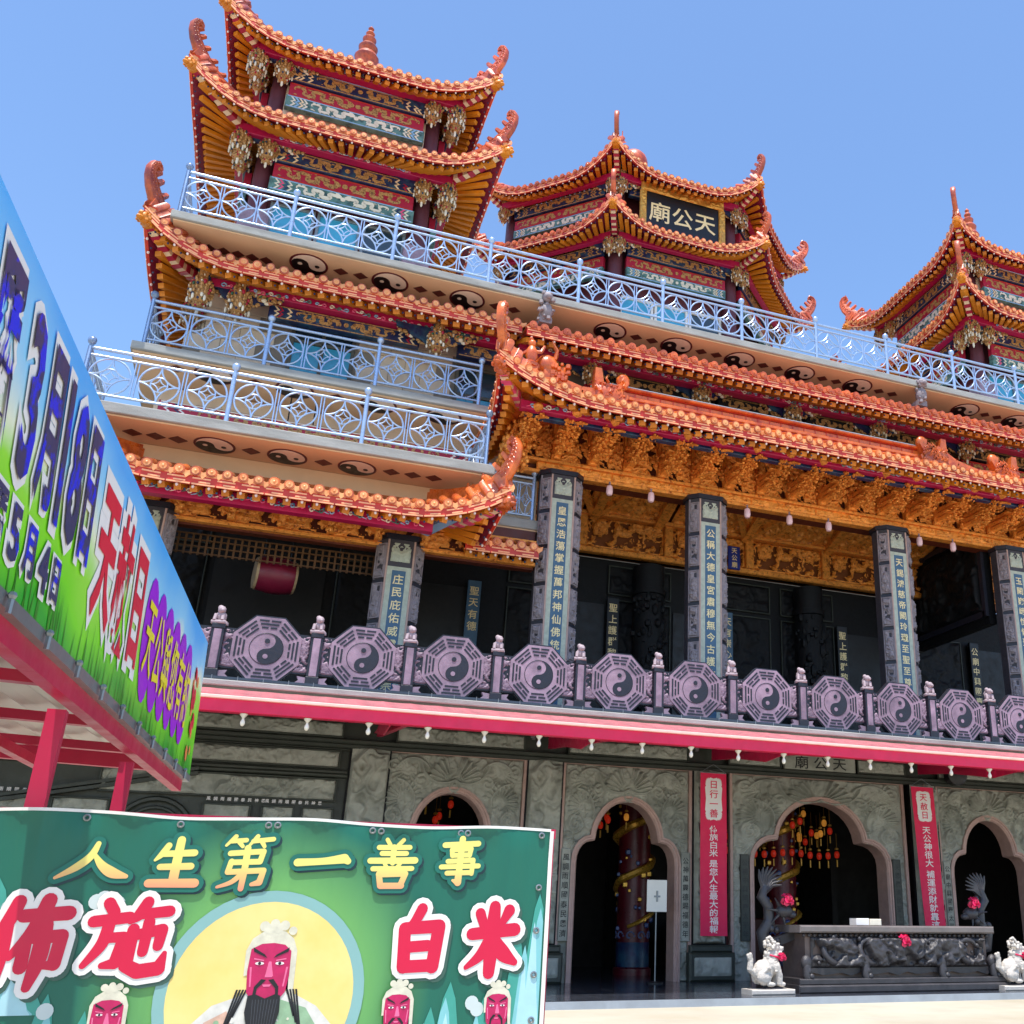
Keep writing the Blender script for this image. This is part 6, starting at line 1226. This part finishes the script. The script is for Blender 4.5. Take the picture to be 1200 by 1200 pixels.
mr = t_.nodes.new('ShaderNodeMapRange'); mr.inputs['From Min'].default_value = 1.67; mr.inputs['From Max'].default_value = 1.76; t_.links.new(sx_.outputs[2], mr.inputs['Value']); cr = t_.nodes.new('ShaderNodeValToRGB'); t_.links.new(mr.outputs[0], cr.inputs[0]); t_.links.new(cr.outputs[0], b_.inputs['Base Color']); cr.color_ramp.elements[0].color = (*lin('#f08f72'), 1); cr.color_ramp.elements[1].color = (*lin('#efe07a'), 1)
for ch, xc, zc, w, h in (('人', -.453, 1.752, .215, .13), ('生', -.21, 1.755, .155, .165), ('第', .01, 1.765, .175, .175), ('一', .262, 1.775, .18, .13), ('善', .502, 1.775, .175, .17), ('事', .745, 1.785, .15, .165)):
    x0, z0 = xc - w / 2, zc - h / 2
    for nm, mt, k_, g_, dx, dz in (('character_shadow', gsh, 4, .014, .008, -.007), ('character_outline', gout, 7, .015, 0, 0), ('character', ym, 10, 0, 0, 0)): mb = MB(); brush(mb, CH[ch], x0, z0, w, h, k_, g_, dx, dz); ob(nm, mb, mt, GBN)
for ch, xc, zc, w, h in (('佈', -.59, 1.515, .205, .25), ('施', -.31, 1.525, .235, .225), ('白', .625, 1.52, .185, .215), ('米', .885, 1.525, .195, .235)):
    x0, z0 = xc - w / 2, zc - h / 2
    for nm, mt, k_, g_, dx, dz in (('character_shadow', gsh2, 4, .017, .012, -.012), ('character_outline', white_ink, 7, .019, 0, 0), ('character', rose, 10, 0, 0, 0)): mb = MB(); brush(mb, CH[ch], x0, z0, w, h, k_, g_, dx, dz); (lay(mb, [(xc + w * .36 * math.cos(q), zc + h * .36 * math.sin(q)) for q in np.linspace(0, 2 * PI, 15)[:-1]], k_ - .5) if g_ else None); ob(nm, mb, mt, GBN)
circ = lambda cx, cz, R, n=48, sz_=1: [(cx + R * math.cos(2 * PI * i / n), cz + R * sz_ * math.sin(2 * PI * i / n)) for i in range(n)]
mb = MB(); lay(mb, circ(.125, 1.345, .328), 1); ob('halo_ring', mb, M('print_halo_blue', '#86b3b0', .42, 0, .05, 3), GBN)
sm = M('print_sun_yellow', '#efd98a', .42, 0, .05, 2, col2='#f0cf74', c2sc=2.5); mb = MB(); lay(mb, circ(.125, 1.345, .292), 2); ob('sun_disc', mb, sm, GBN)
mtm = [M('print_mountain_%s' % i, c_, .42, 0, .1, 6) for i, c_ in enumerate(('#3f9c8c', '#7fc0c4', '#a9d4dc'))]
rr = random.Random(6)
mts = []
for (xc, zt, w, zb) in ((-.72, 1.70, .16, 1.35), (-.6, 1.66, .12, 1.3), (-.5, 1.36, .13, .9), (-.4, 1.31, .1, .9), (.74, 1.38, .13, .9), (.68, 1.30, .1, .9), (.86, 1.33, .09, .9), (1.05, 1.68, .1, 1.2), (1.0, 1.55, .09, 1.1), (-.82, 1.4, .14, .9), (-.66, 1.4, .12, 1.0)):
    for q in range(3):
        s = 1 - .28 * q; xx = xc + rr.uniform(-.02, .02); P = []
        for i in range(13): t = i / 12; P.append((min(BX1 - .01, xx - w * s + 2 * w * s * t), zb + (zt - .05 * q - zb) * math.exp(-((t - .5) / .24) ** 2 * 1.0)))
        mts.append(([(P[0][0], zb)] + P + [(P[-1][0], zb)], q))
for i, (P, q) in enumerate(mts): mb = MB(); poly(mb, P, .3 + .2 * q + .01 * i); ob('printed_mountain', mb, mtm[q], GBN)
mb = MB()
for (xc, zc) in ((-.64, 1.63), (-.66, 1.61), (-.4, 1.64), (-.36, 1.625), (-.42, 1.63), (.83, 1.31), (.85, 1.29), (-.5, 1.31)): lay(mb, circ(xc, zc, .024, 14), 1.5 + .4 * abs(xc))
ob('printed_clouds', mb, M('print_cloud', '#c9d4d2', .42, 0, .05, 3), GBN)
fm = {k_: M('print_' + k_, c_, .42, 0, v_, 30) for k_, c_, v_ in (('robe_white', '#dcd8cf', .12), ('robe_green', '#8fb08c', .15), ('robe_blush', '#d9b09a', .2), ('face', '#c01258', .12), ('face_light', '#e86a96', .1), ('hair', '#16161c', .2), ('wrap', '#d8d2bc', .15), ('eye', '#e8e0dc', .05), ('beard_gloss', '#44464e', .1))}
def deity(xc, zc, s, full, k0):
    L_ = {k_: MB() for k_ in fm}; X = lambda u: xc + u * s * 1.16; Z = lambda v: zc + v * s; m = lambda P: [(X(a), Z(b)) for a, b in P]
    if full:
        lay(L_['robe_white'], m([(-.2, .0), (-.5, -.12), (-.7, -.35), (-.85, -.9), (.85, -.9), (.72, -.38), (.52, -.14), (.25, .02), (0, .05)]), k0); lay(L_['robe_green'], m([(.12, -.05), (.42, -.16), (.58, -.42), (.5, -.7), (.2, -.5)]), k0 + 1); lay(L_['robe_blush'], m([(-.55, -.3), (-.35, -.18), (-.25, -.4), (-.4, -.7), (-.62, -.6)]), k0 + 1)
        rq = random.Random(5)
        for i in range(70):
            u = rq.uniform(-.58, .58); v = -.2 - .5 * rq.random() - .25 * abs(u); r_ = rq.uniform(.012, .035); lay(L_[rq.choice(('robe_blush', 'robe_green', 'robe_white', 'wrap'))], circ(X(u), Z(v), r_ * s, 8), k0 + 1.6 + i * .012)
        for sg in (-1, 1):
            for q in range(4): u = sg * (.2 + .03 * q); poly(L_['hair'], m([(u, .05), (u + .02, .05), (u + sg * .1 + .02, -.25 - .07 * q), (u + sg * .1, -.25 - .07 * q)]), k0 + 3)
    lay(L_['wrap'], m([(-.24, .2), (-.25, .48), (-.2, .62), (-.1, .7), (0, .73), (.12, .7), (.21, .62), (.26, .48), (.27, .0), (.3, -.1), (.22, -.02), (.2, .3)]), k0 + 2)
    for a, b, r in ((-.1, .76, .06), (0, .79, .055), (.1, .77, .06), (.04, .74, .06), (-.05, .73, .06), (.19, .71, .05)): lay(L_['wrap'], circ(X(a), Z(b), r * s, 12), k0 + 2.5 + a)
    lay(L_['face'], m([(-.2, .5), (-.1, .56), (.02, .57), (.13, .55), (.2, .48), (.21, .2), (.19, .02), (.1, -.12), (-.1, -.12), (-.19, .02), (-.21, .25)]), k0 + 4)
    for sg in (-1, 1):
        poly(L_['hair'], m([(sg * .03, .4), (sg * .06, .44), (sg * .18, .52), (sg * .17, .47)]), k0 + 6); lay(L_['eye'], [(X(sg * .1 + .045 * math.cos(a)), Z(.34 + .018 * math.sin(a))) for a in np.linspace(0, 2 * PI, 11)[:-1]], k0 + 6); lay(L_['hair'], circ(X(sg * .1), Z(.34), .018 * s, 8), k0 + 7)
        poly(L_['face_light'], m([(sg * .17, .3), (sg * .19, .3), (sg * .17, .08), (sg * .155, .08)]), k0 + 5); poly(L_['face_light'], m([(sg * .06, .38), (sg * .16, .4), (sg * .16, .385), (sg * .06, .365)]), k0 + 5.5)
        poly(L_['hair'], m([(sg * .01, .155), (sg * .06, .165), (sg * .12, .08), (sg * .13, -.08), (sg * .1, -.06), (sg * .09, .06)]), k0 + 6.5)
    poly(L_['face_light'], m([(-.01, .36), (.015, .36), (.05, .2), (.04, .185), (-.03, .185)]), k0 + 5.2); poly(L_['face_light'], m([(-.045, .105), (.045, .105), (.03, .08), (-.03, .08)]), k0 + 5.3)
    if full:
        lay(L_['hair'], m([(-.17, -.02), (-.1, .0), (0, -.05), (.1, .0), (.15, -.02), (.16, -.2), (.12, -.42), (.04, -.55), (-.06, -.55), (-.13, -.4), (-.18, -.2)]), k0 + 7.5)
        for i in range(9): u = -.12 + .03 * i; poly(L_['beard_gloss'], m([(u, -.06), (u + .006, -.06), (u * .8 + .004, -.42), (u * .8, -.42)]), k0 + 8.2)
        for sg in (-1, 1): lay(L_['eye'], circ(X(sg * .1 - .02), Z(-.62), .16 * s, 20, 1.2), k0 + 9 + sg * .1); lay(L_['robe_green'], circ(X(sg * .1 - .02), Z(-.64), .11 * s, 20, 1.2), k0 + 10 + sg * .1)
    else: lay(L_['hair'], m([(-.15, -.05), (0, -.02), (.15, -.05), (.13, -.5), (-.13, -.5)]), k0 + 7.5)
    P_ = part('printed_deity', GBN, (xc, YB, zc))
    for k_, mb in L_.items():
        if mb.v: ob(k_ if not k_.startswith('robe') else k_, mb, fm[k_], P_)
deity(.135, 1.35, .275, True, 3); deity(-.325, 1.235, .185, False, 12); deity(.57, 1.24, .18, False, 12); deity(.92, 1.245, .165, False, 12); deity(-.76, 1.235, .185, False, 12)

SPK = thing('loudspeaker', 'black round loudspeaker under the awning right of the second red banner', 'speaker', (18.75, 24.9, 5.4)); ob('cabinet', MB().lathe([(.3, -.14), (.34, -.1), (.34, .12), (.2, .2)], n=18).xf(Matrix.Translation((18.75, 24.95, 5.55)) @ Matrix.Rotation(PI / 2, 4, 'X')), black, SPK, smooth=40); ob('cone', MB().lathe([(.26, 0), (.08, -.06)], n=18).xf(Matrix.Translation((18.75, 24.8, 5.55)) @ Matrix.Rotation(PI / 2, 4, 'X')), ink_blk, SPK, smooth=40); ob('arm', MB().box(18.7, 18.8, 25.05, 25.3, 5.5, 5.6), black, SPK)
LP = thing('purple_plaque', 'purple and gold lotus plaque inside the right hand door', 'plaque', (18.85, 26.1, 2.55)); ob('board', MB().bbox(18.55, 19.2, 26.1, 26.14, 2.55, 3.5, .01), M('plaque_purple', '#6b2f9a', .4, 0, .3, 5, col2='#c98ad0', c2sc=4), LP); g_ = MB()
for q in range(3):
    for w in range(3): g_.box(18.62 + .2 * q, 18.74 + .2 * q, 26.09, 26.1, 2.7 + .16 * w, 2.82 + .16 * w)
ob('gilt_squares', g_, pc3, LP)
